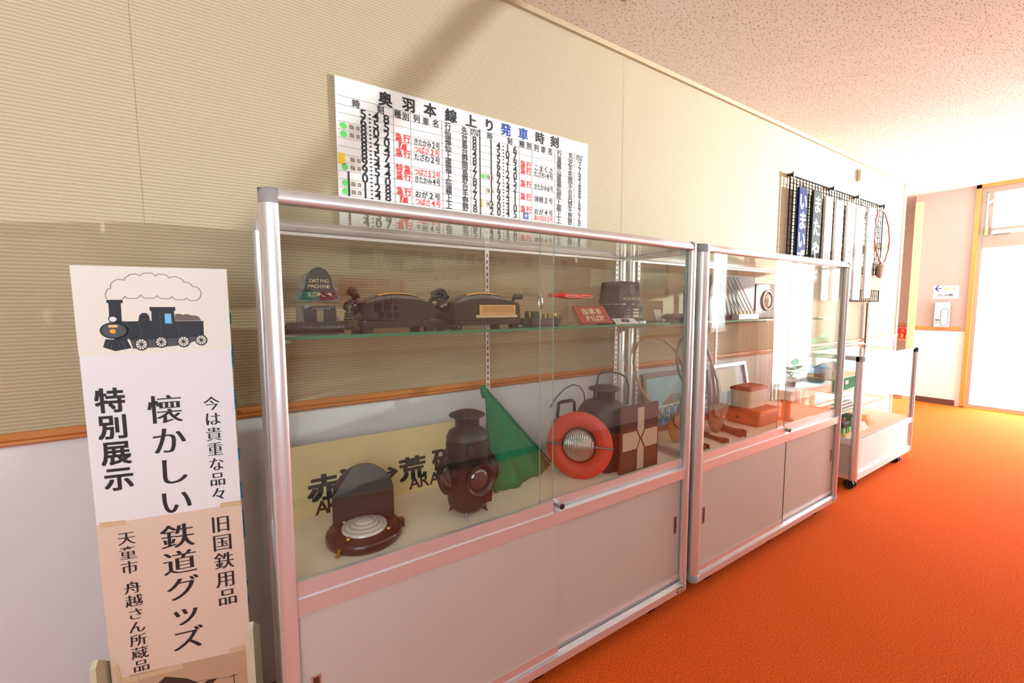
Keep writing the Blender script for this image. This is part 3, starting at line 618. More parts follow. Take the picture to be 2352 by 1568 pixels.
title = '奥羽本線上り発車時刻'; pos = [(885, 228), (939, 241), (988, 253), (1036, 266), (1082, 278), (1124, 288), (1162, 298), (1202, 308), (1240, 317), (1274, 326)]
for c, p in zip(title, pos):
    w_ = wx(*p); X.ch(blue if c in '発車' else ink, c, w_.x, w_.z, tw, .052, 'blueink' if c in '発車' else 'ink', off=.035)
zh = RZ[0]+DZ*.98
for c, u, v in (('時', 818, 239), ('刻', 874, 252), ('種', 913, 262), ('別', 932, 268), ('列', 957, 273), ('車', 978, 279), ('名', 1001, 284), ('行', 1029, 290), ('先', 1067, 300), ('時', 1125, 313), ('刻', 1171, 324), ('種', 1199, 331), ('別', 1215, 335), ('列', 1232, 340), ('車', 1248, 344), ('名', 1264, 348), ('行', 1285, 352), ('先', 1311, 358)):
    w_ = wx(u, v); X.ch(ink, c, w_.x, w_.z, .027, .030, 'ink', off=.02)
for u, v in ((1090, 304), (1330, 363)):
    w_ = wx(u, v)
    for j, c in enumerate('のりば'): X.ch(ink, c, w_.x+(j-1)*.0125, w_.z, .015, .030, 'ink', off=.02)
bld(lines, 'ruled_lines', t); bld(ink, 'heading_lettering', t); bld(blue, 'blue_lettering', t)
left = [('5:48', '', '', '仙台', '8'), ('6:55', '', '', '福島', '8'), ('8:02', '急行', 'きたかみ2号', '仙台', '4'), ('8:20', 'L', 'つばさ2号', '上野', '8'), ('8:34', '急行', 'たざわ2号', '盛岡', '2'), ('8:57', '', '', '福島', '7'), ('9:44', '特急', 'つばさ52号', '上野', '8'), ('9:54', '急行', 'きたかみ4号', '仙台', '2'), ('10:10', '', '', '横手', '7'), ('11:28', '急行', 'おが2号', '上野', '3'), ('11:48', 'L', 'つばさ4号', '上野', '8'), ('13:38', 'L', 'つばさ6号', '上野', '8'), ('14:07', '急行', '千秋4号', '仙台', '5')]
right = [('14:16', '', '', '湯沢', '7'), ('15:07', '', '', '横手', '7'), ('15:29', '急行', 'こまくさ', '山形', '8'), ('16:14', '急行', 'たざわ4号', '盛岡', '2'), ('16:20', '', '', '横手', '8'), ('17:25', '急行', 'きたかみ6号', '仙台', '8'), ('17:42', '', '', '院内', '7'), ('19:21', '急行', '津軽2号', '上野', '8'), ('19:31', '', '', '横手', '7'), ('20:30', '急行', 'おが4号', '上野', '7'), ('20:45', 'S', 'あけぼの2号', '上野', '8'), ('22:12', '', '', '上野', '8'), ('23:50', '急行', '津軽4号', '上野', '8')]
for rows, V, xa, xb, hx, sx in ((left, LV, x0, LV[0], [colx(801, 415), colx(834, 261), colx(849, 265), colx(863, 268), colx(887, 273)], 1.0), (right, RV, xm, RV[0], [colx(1128, 328), colx(1145, 332), colx(1156, 335), colx(1166, 338), colx(1183, 343)], .82)):
    last = x1 if V is RV else xm
    for (tm, kd, nm, ds, pl), z in zip(rows, RZ):
        ink = red = blue = MB()
        hh, mm = tm.split(':'); hh = hh.rjust(2)
        for c, xx in zip([hh[0], hh[1], ':', mm[0], mm[1]], hx): X.ch(ink, c, xx, z, .047*sx, .042, 'ink', off=.016)
        if kd in ('急行', '特急'):
            for j, c in enumerate(kd): X.ch(red, c, V[0]+(V[1]-V[0])*(.28+.47*j), z+.001, .027, .031, 'redink', off=.03)
        elif kd == 'L':
            xc_ = (V[0]+V[1])/2; X.rect(red, xc_-.0145, z-.0125, xc_+.0145, z+.0125, 'redink'); X.stroke(red, [(xc_-.009, z-.010), (xc_-.003, z+.008), (xc_+.010, z+.010)], .004, 'whiteink', .0012, px=False)
        elif kd == 'S':
            xc_ = (V[0]+V[1])/2; X.rect(blue, xc_-.014, z-.014, xc_+.014, z+.014, 'blueink')
            for an in (.3, .3+PI/3, .3+2*PI/3): X.stroke(blue, [(xc_-.009*math.cos(an), z-.009*math.sin(an)), (xc_+.009*math.cos(an), z+.009*math.sin(an))], .003, 'whiteink', .0012, px=False)
        if nm:
            rd = nm.startswith('つばさ') or nm.startswith('あけ'); n = len(nm); wid = (V[2]-V[1])*.84; st = wid/n
            for j, c in enumerate(nm): X.ch(red if rd else ink, c, V[1]+(V[2]-V[1])*.08+st*(j+.5), z-.001, min(.026, st*1.05)*(1.25 if c.isdigit() else 1), .027*(1.2 if c.isdigit() else 1), 'redink' if rd else 'ink', off=.015)
        X.ch(ink, ds[0], V[2]+(V[3]-V[2])*.2, z, .028, .031, 'ink', off=.02); X.ch(ink, ds[1], V[2]+(V[3]-V[2])*.78, z, .028, .031, 'ink', off=.02)
        X.ch(ink, pl, (V[3]+last)/2-(.004 if V is LV else .008), z, .042*sx, .041, 'ink', off=.012)
        bld(ink, 'row_lettering', t)
for i, c in ((2, 'lime'), (3, 'lime'), (6, 'yellow'), (7, 'lime'), (9, 'lime'), (10, 'lime')):
    xa = x0+.012
    k = MB(); 
    if c == 'lime': X.disc(k, xa+.012, RZ[i], .011, .011, c, .0006)
    else: X.rect(k, xa-.010, RZ[i]-.020, xa+.014, RZ[i]+.018, c)
    bld(k, 'round_sticker' if c == 'lime' else 'yellow_sticker', t)
    k = MB(); X.rect(k, xa+.029, RZ[i]-.009, xa+.048, RZ[i]+.010, 'sticker'); X.rect(k, xa+.050, RZ[i]-.009, xa+.069, RZ[i]+.010, 'sticker')
    X.ch(k, '指', xa+.0385, RZ[i], .016, .017, 'ink', lift=.0012); X.ch(k, '自', xa+.0595, RZ[i], .014, .016, 'ink', lift=.0012); bld(k, 'seat_sticker', t)
for i, c in ((5, 'lime'), (7, ''), (9, 'yellow')):
    xa = xm+.016; k = MB()
    if c == 'lime': X.disc(k, xa, RZ[i], .010, .010, 'lime', .0008)
    if c == 'yellow': X.rect(k, xa-.012, RZ[i]-.018, xa-.004, RZ[i]+.018, 'yellow', .0008)
    X.rect(k, xa+.012, RZ[i]-.010, xa+.052, RZ[i]+.012, 'sticker'); X.ch(k, '指', xa+.023, RZ[i], .016, .017, 'ink', lift=.0012); X.ch(k, '自', xa+.041, RZ[i], .014, .016, 'ink', lift=.0012); bld(k, 'seat_sticker', t)

# ================================================================== wire grid with hanging destination plates
def wp(u, v, off=.0): return at(u, v, y=WY-off)
def grid(x0, x1, z0, z1, y, st, name, label):
    t = thing(name, ((x0+x1)/2, y, z0), label, 'wire grid')
    k = MB(); nx = round((x1-x0)/st); nz = max(1, round((z1-z0)/st))
    for i in range(nx+1):
        x = x0+(x1-x0)*i/nx; r = .0035 if i in (0, nx) else .0021; k.box((x-r, y-r, z0), (x+r, y+r, z1), 'wire')
    for j in range(nz+1):
        z = z0+(z1-z0)*j/nz; r = .0035 if j in (0, nz) else .0021; k.box((x0, y-.004-r, z-r), (x1, y-.004+r, z+r), 'wire')
    bld(k, 'wire_mesh', t); return t
a, b = wp(1817, 403, .035), wp(2031, 475, .035); gx0, gx1, gz1 = a.x, b.x, (a.z+b.z)/2; gz0 = wp(2018, 632, .035).z
gt = grid(gx0, gx1, gz0, gz1, WY-.030, .05, 'wall_grid', 'large black wire grid panel on the wall carrying a row of train plates')
for u, v in ((1819, 402), (1912, 434), (1969, 456), (2029, 474)):
    p = wp(u, v, .03); k = MB().cyl((p.x, WY-.001, gz1+.012), (p.x, WY-.04, gz1+.012), .012, 'iron', 12).box((p.x-.008, WY-.045, gz1-.012), (p.x+.008, WY-.038, gz1+.03), 'iron'); bld(k, 'wall_hook', gt)
a, b = wp(1954, 667, .03), wp(2017, 692, .03)
grid(a.x, b.x, wp(2015, 692, .03).z, wp(2017, 668, .03).z, WY-.028, .045, 'wall_grid', 'narrow wire grid strip on the wall below the row of hanging plates')
plates = [((1838, 428), (1857, 428), 'navy', 'いまいずみ', 'whiteink', 'navy blue hanging train plate with white kana, first of the row'), ((1871, 436), (1890, 440), 'forest', 'またやま', 'whiteink', 'dark green hanging train plate with white kana, second of the row'),
  ((1899, 449), (1915, 452), 'panel', 'やまがた', 'greyink', 'white hanging train plate next to the dark green plate'), ((1924, 458), (1940, 460), 'panel', 'かみのやま', 'greyink', 'white hanging train plate fourth along the wire grid'), ((1950, 462), (1966, 468), 'panel', 'よねざわ', 'greyink', 'white hanging train plate in the middle of the white ones, fifth along'), ((1972, 470), (1988, 475), 'panel', 'ふくしま', 'greyink', 'white hanging train plate second from the leather hoop pouch'), ((1998, 474), (2012, 480), 'panel', 'せんだい', 'greyink', 'white hanging train plate nearest the leather hoop pouch')]
for (pa, pb, m_, txt, mk, lab) in plates:
    a, b = wp(*pa, .06), wp(*pb, .06); z1 = min(gz1-.045, a.z+.0); z0 = z1-.83
    t = thing('destination_plate', ((a.x+b.x)/2, WY-.05, z0), lab, 'train plate', 'hanging train destination plates')
    bld(MB().box((a.x, WY-.058, z0), (b.x, WY-.040, z1), m_), 'enamel_sheet', t, bevel=.003)
    k = MB(); xm_ = (a.x+b.x)/2
    k.tube([(xm_, WY-.03, z1+.03), (xm_, WY-.05, z1+.034), (xm_, WY-.058, z1+.015), (xm_, WY-.05, z1-.004)], .0022, 'wire', 6); bld(k, 'hanging_hook', t)
    PP = Plane((0, WY-.058, 0), (1, 0, 0), (0, 0, 1)); k = MB(); n = len(txt)
    for i, c in enumerate(txt): PP.ch(k, c, xm_, z1-.10-(.70/(n-.0))*i, .125 if m_ != 'panel' else .09, .145, mk, off=.02)
    bld(k, 'kana_lettering', t)
# blue plate under the strip, hoop pouch, sensor
a = wp(1996, 695, .04); z1 = a.z; z0 = wp(1999, 787, .04).z
t = thing('narrow_train_plate', (a.x, WY-.04, z0), 'narrow blue and brown train plate hanging under the wire grid strip', 'train plate')
bld(MB().box((a.x-.03, WY-.045, z0), (a.x+.05, WY-.03, z1), 'leatherdk').box((a.x+.0, WY-.0465, z0+.002), (a.x+.05, WY-.045, z1-.05), 'bluepaint'), 'enamel_sheet', t)
bld(MB().tube([(a.x, WY-.03, z1+.05), (a.x, WY-.04, z1+.03), (a.x, WY-.04, z1-.002)], .003, 'wire', 6), 'hanging_hook', t)
def hoop(pts, r, mt, name='strap'): return MB().tube(pts, r, mt, 8, True)
c = wp(2026, 540, .06); L = [wp(u, v, .055) for u, v in ((2026, 481), (2016, 490), (2010, 515), (2008, 545), (2011, 570), (2020, 598), (2026, 606), (2032, 600), (2040, 575), (2043, 550), (2041, 520), (2034, 493))]
p = wp(2024, 607, .055)
t = thing('tablet_hoop_pouch', (p.x, WY-.05, p.z-.05), 'leather pouch on a long red-brown loop hanging at the end of the wire grid', 'hoop pouch')
bld(hoop(L, .007, 'redleather'), 'loop_strap', t)
k = MB(); k.lathe((p.x, WY-.05, p.z-.06), [(.0, -.075), (.05, -.06), (.07, -.02), (.066, .03), (.05, .055), (0, .06)], 'leatherdk', n=20, sy=.45); bld(k, 'leather_pouch', t)
bld(MB().lathe((p.x+.03, WY-.075, p.z-.03), [(0, -.01), (.018, -.005), (.018, .005), (0, .01)], 'chrome', (0, 1, 0), 14), 'snap_button', t)
a, b = wp(1972, 390), wp(1976, 420)
solo(MB().box((a.x-.02, WY-.03, b.z), (a.x+.035, WY, a.z), 'alu2').box((a.x-.012, WY-.032, b.z+.07), (a.x+.027, WY-.03, b.z+.10), 'white'), 'wall_sensor', 'small grey sensor box high on the wall above the hanging plates', 'sensor', bevel=.003)

# ================================================================== far wall fittings
F = Plane((XF-.002, 0, 0), (0, -1, 0), (0, 0, 1))
def fp(u, v): return at(u, v, x=XF-.002)
a, b = fp(2144, 657), fp(2201, 685)
t = thing('direction_sign', (XF-.002, (a.y+b.y)/2, b.z), 'white paper direction sign with a left arrow on the far wall', 'sign')
k = MB(); F.rect(k, -a.y, b.z, -b.y, a.z, 'paper', 0, .001); bld(k, 'paper_sheet', t)
k = MB(); cy = -(a.y+b.y)/2; cz = (a.z+b.z)/2; W_ = a.y-b.y
F.stroke(k, [(cy-W_*.40, cz+.05), (cy-W_*.18, cz+.05)], .014, 'blueink', .0014, px=False); F.stroke(k, [(cy-W_*.30, cz+.085), (cy-W_*.40, cz+.05), (cy-W_*.30, cz+.015)], .014, 'blueink', .0014, px=False)
F.line(k, '宴会場', (cy-W_*.0, cz+.045), (cy+W_*.30, cz+.045), .045, .042, 'orange', px=False, lift=.0014); F.line(k, 'さくらの間', (cy-W_*.25, cz-.04), (cy+W_*.22, cz-.04), .036, .04, 'ink', px=False, lift=.0014, off=.03); bld(k, 'lettering', t)
a, b = fp(2150, 694), fp(2181, 752)
t = thing('emergency_lamp_box', (XF-.03, (a.y+b.y)/2, b.z), 'pale grey wall box with an oval handset shape, below the direction sign', 'wall device')
bld(MB().box((XF-.05, b.y, b.z), (XF, a.y, a.z), 'alu2'), 'casing', t, bevel=.006)
k = MB(); G_ = Plane((XF-.05, 0, 0), (0, -1, 0), (0, 0, 1)); cy = -(a.y*.32+b.y*.68)
def stadium(c, z0, z1, r): return [(c+r*math.cos(PI*i/10), z1-r+r*math.sin(PI*i/10)) for i in range(11)]+[(c+r*math.cos(PI+PI*i/10), z0+r+r*math.sin(PI+PI*i/10)) for i in range(11)]
G_.poly(k, stadium(cy, b.z+.02, a.z-.08, .04), 'greyink', .0005, .002); G_.poly(k, stadium(cy, b.z+.03, a.z-.09, .03), 'white', .003, .003); bld(k, 'oval_inlay', t)
k = MB(); G_.rect(k, -a.y+.015, b.z+.09, cy-.045, b.z+.11, 'teal'); G_.rect(k, -a.y+.015, b.z+.06, cy-.05, b.z+.068, 'greyink'); bld(k, 'printed_marks', t)
R_ = Plane((XF+.899, 0, 0), (0, -1, 0), (0, 0, 1))
def rp(u, v): return at(u, v, x=XF+.899)
a, b = rp(2052, 747), rp(2100, 783)
t = thing('fire_extinguisher_sign', (XF+.89, (a.y+b.y)/2, b.z), 'red fire extinguisher sign on the wall of the far recess', 'sign')
k = MB(); R_.rect(k, -a.y, b.z, -b.y, a.z, 'redsign', 0, .002); bld(k, 'sign_sheet', t)
k = MB(); w_ = a.y-b.y; h_ = a.z-b.z; R_.line(k, 'Fire Extinguisher', (-a.y+w_*.1, a.z-h_*.12), (-b.y-w_*.1, a.z-h_*.12), .03, .035, 'whiteink', px=False, lift=.004); R_.line(k, '消火器', (-a.y+w_*.05, a.z-h_*.33), (-b.y-w_*.12, a.z-h_*.33), .05, .05, 'peach', px=False, lift=.004, off=.03)
for s in (.2, .42, .66, .86): R_.poly(k, [(-a.y+w_*(s-.08), b.z+h_*.2), (-a.y+w_*(s+.06), b.z+h_*.16), (-a.y+w_*(s+.09), b.z+h_*.42), (-a.y+w_*(s-.02), b.z+h_*.5)], 'peach', .003)
R_.rect(k, -a.y, b.z, -b.y, b.z+h_*.12, 'peach', .003); bld(k, 'lettering', t)
solo(MB().lathe((XF+.82, (a.y+b.y)/2, 0), [(0, 0), (.075, 0), (.08, .01), (.08, .42), (.06, .49), (.02, .52), (.02, .56), (0, .56)], 'redsign').box((XF+.80, (a.y+b.y)/2-.02, .55), (XF+.84, (a.y+b.y)/2+.08, .59), 'dark'), 'fire_extinguisher', 'red fire extinguisher standing below its red sign in the recess', 'fire extinguisher')

# ================================================================== exhibits: glass shelf of the first case (top z = 1.2795)
ZS = 1.2795; ZF = .6705
def sp(u, v, y): return at(u, v, y=y)
def rrect(cx, cy, hx, hy, r, z, n=4):
    P = []
    for sx, sy, a0 in ((1, -1, -PI/2), (1, 1, 0), (-1, 1, PI/2), (-1, -1, PI)):
        for i in range(n+1):
            a = a0+PI/2*i/n; P.append(Vector((cx+sx*(hx-r)+r*math.cos(a), cy+sy*(hy-r)+r*math.sin(a), z)))
    return P
def coil(pts, R, r, turns, n=10):
    P = [Vector(p) for p in pts]; L = [0]
    for a, b in zip(P[:-1], P[1:]): L.append(L[-1]+(b-a).length)
    out = []; k = turns*n
    for i in range(k+1):
        s = L[-1]*i/k; j = max(q for q in range(len(L)-1) if L[q] <= s+1e-9); f = (s-L[j])/(L[j+1]-L[j]); c = P[j].lerp(P[j+1], f); d = (P[j+1]-P[j]).normalized()
        u = d.cross(Vector((0, 0, 1))); u = u.normalized() if u.length > .2 else Vector((1, 0, 0)); v = d.cross(u); a = 2*PI*i/n
        out.append(c+(u*math.cos(a)+v*math.sin(a))*R)
    return out

# --- first dating machine (worn red, green and navy)
yf = 1.30; c = sp(737, 757, yf); cx = c.x
t = thing('dating_machine', (cx, yf+.07, ZS), 'worn arch-topped dating machine with navy, green and red plates', 'ticket machine')
tz = sp(737, 617, yf).z; bz = sp(737, 698, yf).z; wz = sp(737, 690, yf).z; hw = (sp(780, 700, yf).x-sp(695, 700, yf).x)/2
k = MB(); k.loft([rrect(cx, yf+.085, hw+.004, .085, .012, ZS), rrect(cx, yf+.085, hw+.004, .085, .012, ZS+.012), rrect(cx, yf+.085, hw-.002, .082, .012, ZS+.016), rrect(cx, yf+.085, hw-.004, .08, .012, bz-.004)], 'steel'); bld(k, 'base_housing', t)
hb, hm, ht = hw+.008, hw*.86, hw*.62
def arch(hb, hm, z0, z1, n=14):
    zs = z0+(z1-z0)*.42; P = [(hb, z0), (hm, zs)]
    for i in range(1, n): a = PI*i/n; P.append((hm*math.cos(a), zs+(z1-zs)*math.sin(a)))
    return P+[(-hm, zs), (-hb, z0)]
DP = Plane((cx, yf-.001, 0), (1, 0, 0), (0, 0, 1))
k = MB(); k.prism(arch(hb, hm, bz+.006, tz), (cx, yf+.002, 0), (1, 0, 0), (0, 0, 1), (0, 1, 0), .135, 'steel'); bld(k, 'head_housing', t)
k = MB(); zmid = bz+(tz-bz)*.36
DP.poly(k, [(x*.84, bz+.012+(z-bz)*.92) for x, z in arch(hb, hm, bz+.006, tz)], 'gun', .0, .002); bd = bld(k, 'name_plate', t)
k = MB(); DP.poly(k, [(-hb*.84, bz+.014), (0, bz+.010), (0, zmid), (-hm*.92, zmid)], 'teal', .002, .0006); bld(k, 'green_panel', bd)
k = MB(); DP.poly(k, [(0, bz+.010), (hb*.84, bz+.014), (hm*.92, zmid), (hm*.3, zmid)], 'claret', .002, .0006); bld(k, 'claret_panel', bd)
k = MB(); hh = tz-bz; fs = hw*.30
DP.line(k, 'DATING', (-hw*.42, bz+hh*.66), (hw*.42, bz+hh*.66), fs, fs*.95, 'goldink', px=False, lift=.0035); DP.line(k, 'MACHINE', (-hw*.50, bz+hh*.50), (hw*.50, bz+hh*.50), fs, fs*.95, 'goldink', px=False, lift=.0035)
DP.line(k, 'SUGANUMA', (-hw*.58, bz+hh*.27), (hw*.58, bz+hh*.27), fs*1.1, fs*1.1, 'goldink', px=False, lift=.0035); bld(k, 'lettering', bd)
k = MB(); DP.poly(k, [(-hw*.86, ZS+.010), (hw*.86, ZS+.010), (hw*.88, bz-.014), (hw*.4, bz-.005), (-hw*.4, bz-.005), (-hw*.88, bz-.014)], 'gun', .0, .003)
for i in range(6): DP.rect(k, -hw*.18+i*hw*.06, ZS+.03, -hw*.18+i*hw*.06+.0012, bz-.015, 'goldink', .0035)
DP.rect(k, -hw*.15, ZS+.022, hw*.15, ZS+.030, 'goldink', .0035); DP.line(k, '12345678', (-hw*.4, bz-.012), (hw*.5, bz-.012), .007, .007, 'goldink', px=False, lift=.0036); bld(k, 'number_plate', t)
for s in (-1, 1): bld(MB().cyl((cx+s*hw*.9, yf+.0, zmid+.008), (cx+s*hw*.9, yf-.004, zmid+.008), .0045, 'steel', 12), 'screw', t)
for s in (-1, 1): bld(MB().cyl((cx+s*hw*.93, yf+.0, (ZS+bz)/2), (cx+s*hw*.93, yf-.004, (ZS+bz)/2), .006, 'steel', 12), 'screw', t)

# --- two railway telephones
def phone(ul, ur, y0, label, with_label):
    a, b = sp(ul, 750, y0), sp(ur, 750, y0); x0, x1 = a.x, b.x; cx = (x0+x1)/2; hx = (x1-x0)/2; dp = .17
    ztop = sp((ul+ur)/2, 672, y0+.07).z; zsh = sp(ur-4, 693, y0).z; zl = sp(ul+20, 735, y0).z
    t = thing('railway_telephone', (cx, y0+dp/2, ZS), label, 'telephone', 'railway telephones on the glass shelf')
    k = MB(); k.loft([rrect(cx, y0+dp/2, hx*.97, dp/2, .012, ZS+.012), rrect(cx, y0+dp/2, hx, dp/2+.003, .012, ZS+.018), rrect(cx, y0+dp/2, hx, dp/2+.003, .012, zl-.002)], 'bak'); bld(k, 'base', t)
    k = MB(); secs = []
    for j, (yy, s) in enumerate(((0, .0), (.006, .75), (.03, 1.0), (dp-.03, 1.0), (dp-.006, .78), (dp, 0))):
        P = [Vector((cx-hx*.985, y0+yy, zl)), Vector((cx-hx*.93, y0+yy, zl+(zsh-zl)*.7))]
        for i in range(13):
            q = -1+2*i/12; zz = zsh+(ztop-zsh)*(1-q*q*.9)*(.55+.45*s); P.append(Vector((cx+hx*.90*q, y0+yy, min(zz, ztop))))
        P += [Vector((cx+hx*.93, y0+yy, zl+(zsh-zl)*.7)), Vector((cx+hx*.985, y0+yy, zl))]
        secs.append(P)
    def sect(yy, s, k_): return [Vector((cx+x_, y0+yy, z_)) for x_, z_ in [(hx*.985*k_, zl), (hx*.975*k_, zl+(zsh-zl)*.55)]+[(hx*.955*k_*q_, zsh-.006+(ztop-zsh+.006)*s*(1-abs(q_)**2.4)) for q_ in [1-2*i/16 for i in range(17)]]+[(-hx*.975*k_, zl+(zsh-zl)*.55), (-hx*.985*k_, zl)]]
    k = MB(); k.loft([sect(yy, s, k_) for yy, s, k_ in ((0, .42, .97), (.004, .5, .99), (.020, .72, 1), (.045, .93, 1), (.075, 1, 1), (.115, .93, 1), (.150, .7, 1), (dp-.004, .5, .99), (dp, .42, .97))], 'bak', True); bld(k, 'body', t)
    prof = [(hx*.985, zl), (hx*.95, zl+(zsh-zl)*.6)]+[(hx*.92*q_, zsh-.006+(ztop-zsh)*.42*(1-abs(q_)**2.4)) for q_ in [1-2*i/14 for i in range(15)]]+[(-hx*.95, zl+(zsh-zl)*.6), (-hx*.985, zl)]
    fpl = [(x_*.88, zl+.003+(z_-zl)*.80) for x_, z_ in prof]
    k = MB(); P = []
    q0 = [( -.55+1.2*i/10) for i in range(11)]
    top = [Vector((cx+hx*.9*q_, y0+.050, zsh-.006+(ztop-zsh+.006)*.95*(1-abs(q_)**2.4)+.0022)) for q_ in q0]; bot = [Vector((cx+hx*.9*q_, y0+.028, zsh-.006+(ztop-zsh+.006)*.79*(1-abs(q_)**2.4)+.0022)) for q_ in q0]
    k.add(bot+top, [(i, i+1, 11+i+1, 11+i) for i in range(10)], 'label', True); bld(k, 'paper_strip', t)
    for sx in (-1, 1):
        for yy in (y0+.02, y0+dp-.02): bld(MB().box((cx+sx*hx*.84-.014, yy-.012, ZS), (cx+sx*hx*.84+.014, yy+.012, ZS+.013), 'rubber'), 'foot', t)
    # handset seen end-on at the left, lying on top along the depth
    k = MB(); hxx = cx-hx*.98
    pts = [(hxx-.004, y0+.045, zsh+.012), (hxx-.012, y0+.06, zsh+.028), (hxx-.006, y0+.09, zsh+.034), (hxx+.0, y0+dp-.0, zsh+.03)]
    k.tube(pts, [.010, .014, .014, .010], 'bak', 12)
    k.lathe((hxx-.016, y0+.05, zsh-.012), [(0, -.022), (.020, -.020), (.024, -.004), (.018, .014), (.010, .022), (0, .024)], 'bak', (.5, 0, 1), 20); bld(k, 'handset', t)
    # crank on the right
    k = MB().tube([(cx+hx*.97, y0+.09, zsh-.01), (cx+hx+.012, y0+.088, zsh-.006), (cx+hx+.020, y0+.075, zsh+.018)], .0055, 'bak', 8); cr = bld(k, 'crank', t)
    bld(MB().lathe((cx+hx+.014, y0+.075, zsh+.020), [(.006, 0), (.0095, .004), (.0095, .034), (.007, .038), (0, .038)], 'bak', (1, -.1, .0), 14), 'crank_knob', cr)
    if with_label:
        k = MB(); L = Plane((cx, y0-.0045, 0), (1, 0, 0), (0, 0, 1)); z1 = sp(1140, 700, y0).z; z0 = sp(1140, 722, y0).z; xa = sp(1100, 710, y0).x-cx; xb = sp(1182, 710, y0).x-cx
        k.box((cx+xa, y0-.006, z0), (cx+xb, y0-.002, z1), 'label')
        for r_ in range(5):
            zz = z1-.006-r_*.0045; xx = xa+.008
            while xx < xb-.01: w_ = random.uniform(.002, .006); L.rect(k, xx, zz-.0012, xx+w_, zz+.0008, 'leatherdk', .0022); xx += w_+random.uniform(.001, .004)
        bld(k, 'paper_label', t); bld(MB().box((cx+xa-.012, y0-.005, z0-.010), (cx+xb+.008, y0-.001, z0-.001), 'tape'), 'tape_strip', t)
        bld(MB().prism(fpl, (cx, y0-.003, 0), (1, 0, 0), (0, 0, 1), (0, 1, 0), .012, 'bak'), 'front_plate', t, .003)
    else: bld(MB().prism(fpl, (cx, y0-.003, 0), (1, 0, 0), (0, 0, 1), (0, 1, 0), .012, 'bak'), 'front_plate', t, .003)
    return t, (cx, hx, zsh)
t, (pcx, phx, pz) = phone(832, 1004, 1.245, 'dark bakelite telephone beside the arch-topped dating machine, coiled cord at its left', False)
P = [sp(u, v, 1.235) for u, v in ((655, 761), (700, 757), (760, 755), (790, 752))]; P = [Vector((p.x, 1.232, ZS+.0185)) for p in P]
k = MB().tube(coil(P, .0145, .003, 24), .0036, 'bak', 6)
a = Vector((P[-1].x+.012, 1.24, ZS+.012)); k.tube(coil([a, (a.x+.006, 1.243, ZS+.06)], .010, .003, 6), .0036, 'bak', 6)
k.tube([(a.x+.006, 1.243, ZS+.06), (a.x+.004, 1.245, ZS+.075), (a.x+.02, 1.25, pz+.0), (pcx-phx*.98, 1.27, pz+.012)], .003, 'bak', 6)
k.tube([(a.x, 1.24, ZS+.016), (a.x+.03, 1.245, ZS+.010), (pcx-phx*.9, 1.27, ZS+.02)], .003, 'bak', 6); bld(k, 'coiled_cord', t)
t, (pcx, phx, pz) = phone(1042, 1198, 1.245, 'dark bakelite telephone with an orange paper label on its front', True)
k = MB(); a = Vector((pcx-phx-.03, 1.30, ZS+.008)); k.tube(coil([(a.x-.02, 1.27, ZS+.010), (a.x+.05, 1.235, ZS+.010)], .008, .003, 9), .003, 'bak', 6)
k.tube([(a.x-.02, 1.27, ZS+.01), (a.x-.025, 1.31, ZS+.03), (a.x-.03, 1.35, ZS+.06), (a.x-.0, 1.36, pz+.01), (pcx-phx*.95, 1.30, pz+.0)], .004, 'bak', 6)
k.tube([(a.x+.03, 1.30, ZS+.02), (a.x-.01, 1.33, ZS+.05), (a.x-.035, 1.36, ZS+.022)], .006, 'bak', 6); bld(k, 'coiled_cord', t)

# --- small tablet instrument
y0 = 1.27; a, b = sp(1224, 745, y0), sp(1288, 742, y0); x0, x1 = a.x, b.x
t = thing('tablet_instrument', ((x0+x1)/2, y0+.04, ZS), 'small dark green machine with brass studs and a chrome ring, right of the labelled telephone', 'machine part')
bld(MB().box((x0, y0, ZS+.006), (x1, y0+.085, ZS+.028), 'olive').box((x0-.025, y0+.03, ZS+.004), (x0+.005, y0+.075, ZS+.030), 'olive').box((x0+.004, y0+.006, ZS), (x1-.004, y0+.08, ZS+.007), 'iron').box((x0+.01, y0-.001, ZS+.012), (x1-.012, y0, ZS+.026), 'gun'), 'bed', t, .002)
bld(MB().box((x0+.012, y0+.02, ZS+.028), (x0+.045, y0+.07, ZS+.055), 'olive').box((x0+.002, y0+.025, ZS+.03), (x0+.010, y0+.04, ZS+.052), 'brass'), 'upper_block', t, .002)
k = MB(); c = sp(1239, 690, y0+.05); k.tube([(c.x+.0, y0+.045+.012*math.cos(q_), c.z-.004+.026*math.sin(q_)) for q_ in [2*PI*i/20 for i in range(20)]], .004, 'chrome', 8, True); bld(k, 'chrome_ring', t)
for i in range(5):
    xx = x0+.048+i*.011; bld(MB().cyl((xx, y0+.03, ZS+.028), (xx, y0+.03, ZS+.044+.006*(i % 2)), .004, 'brass' if i % 2 else 'gun', 10), 'stud', t)
bld(MB().cyl((x1-.02, y0+.02, ZS+.03), (x1+.022, y0+.02, ZS+.030), .006, 'leatherdk', 12), 'grip', t)
bld(MB().lathe((x1-.025, y0+.01, ZS+.040), [(0, -.004), (.010, -.004), (.010, .004), (0, .004)], 'brass', (0, 1, 0), 14), 'dial', t)

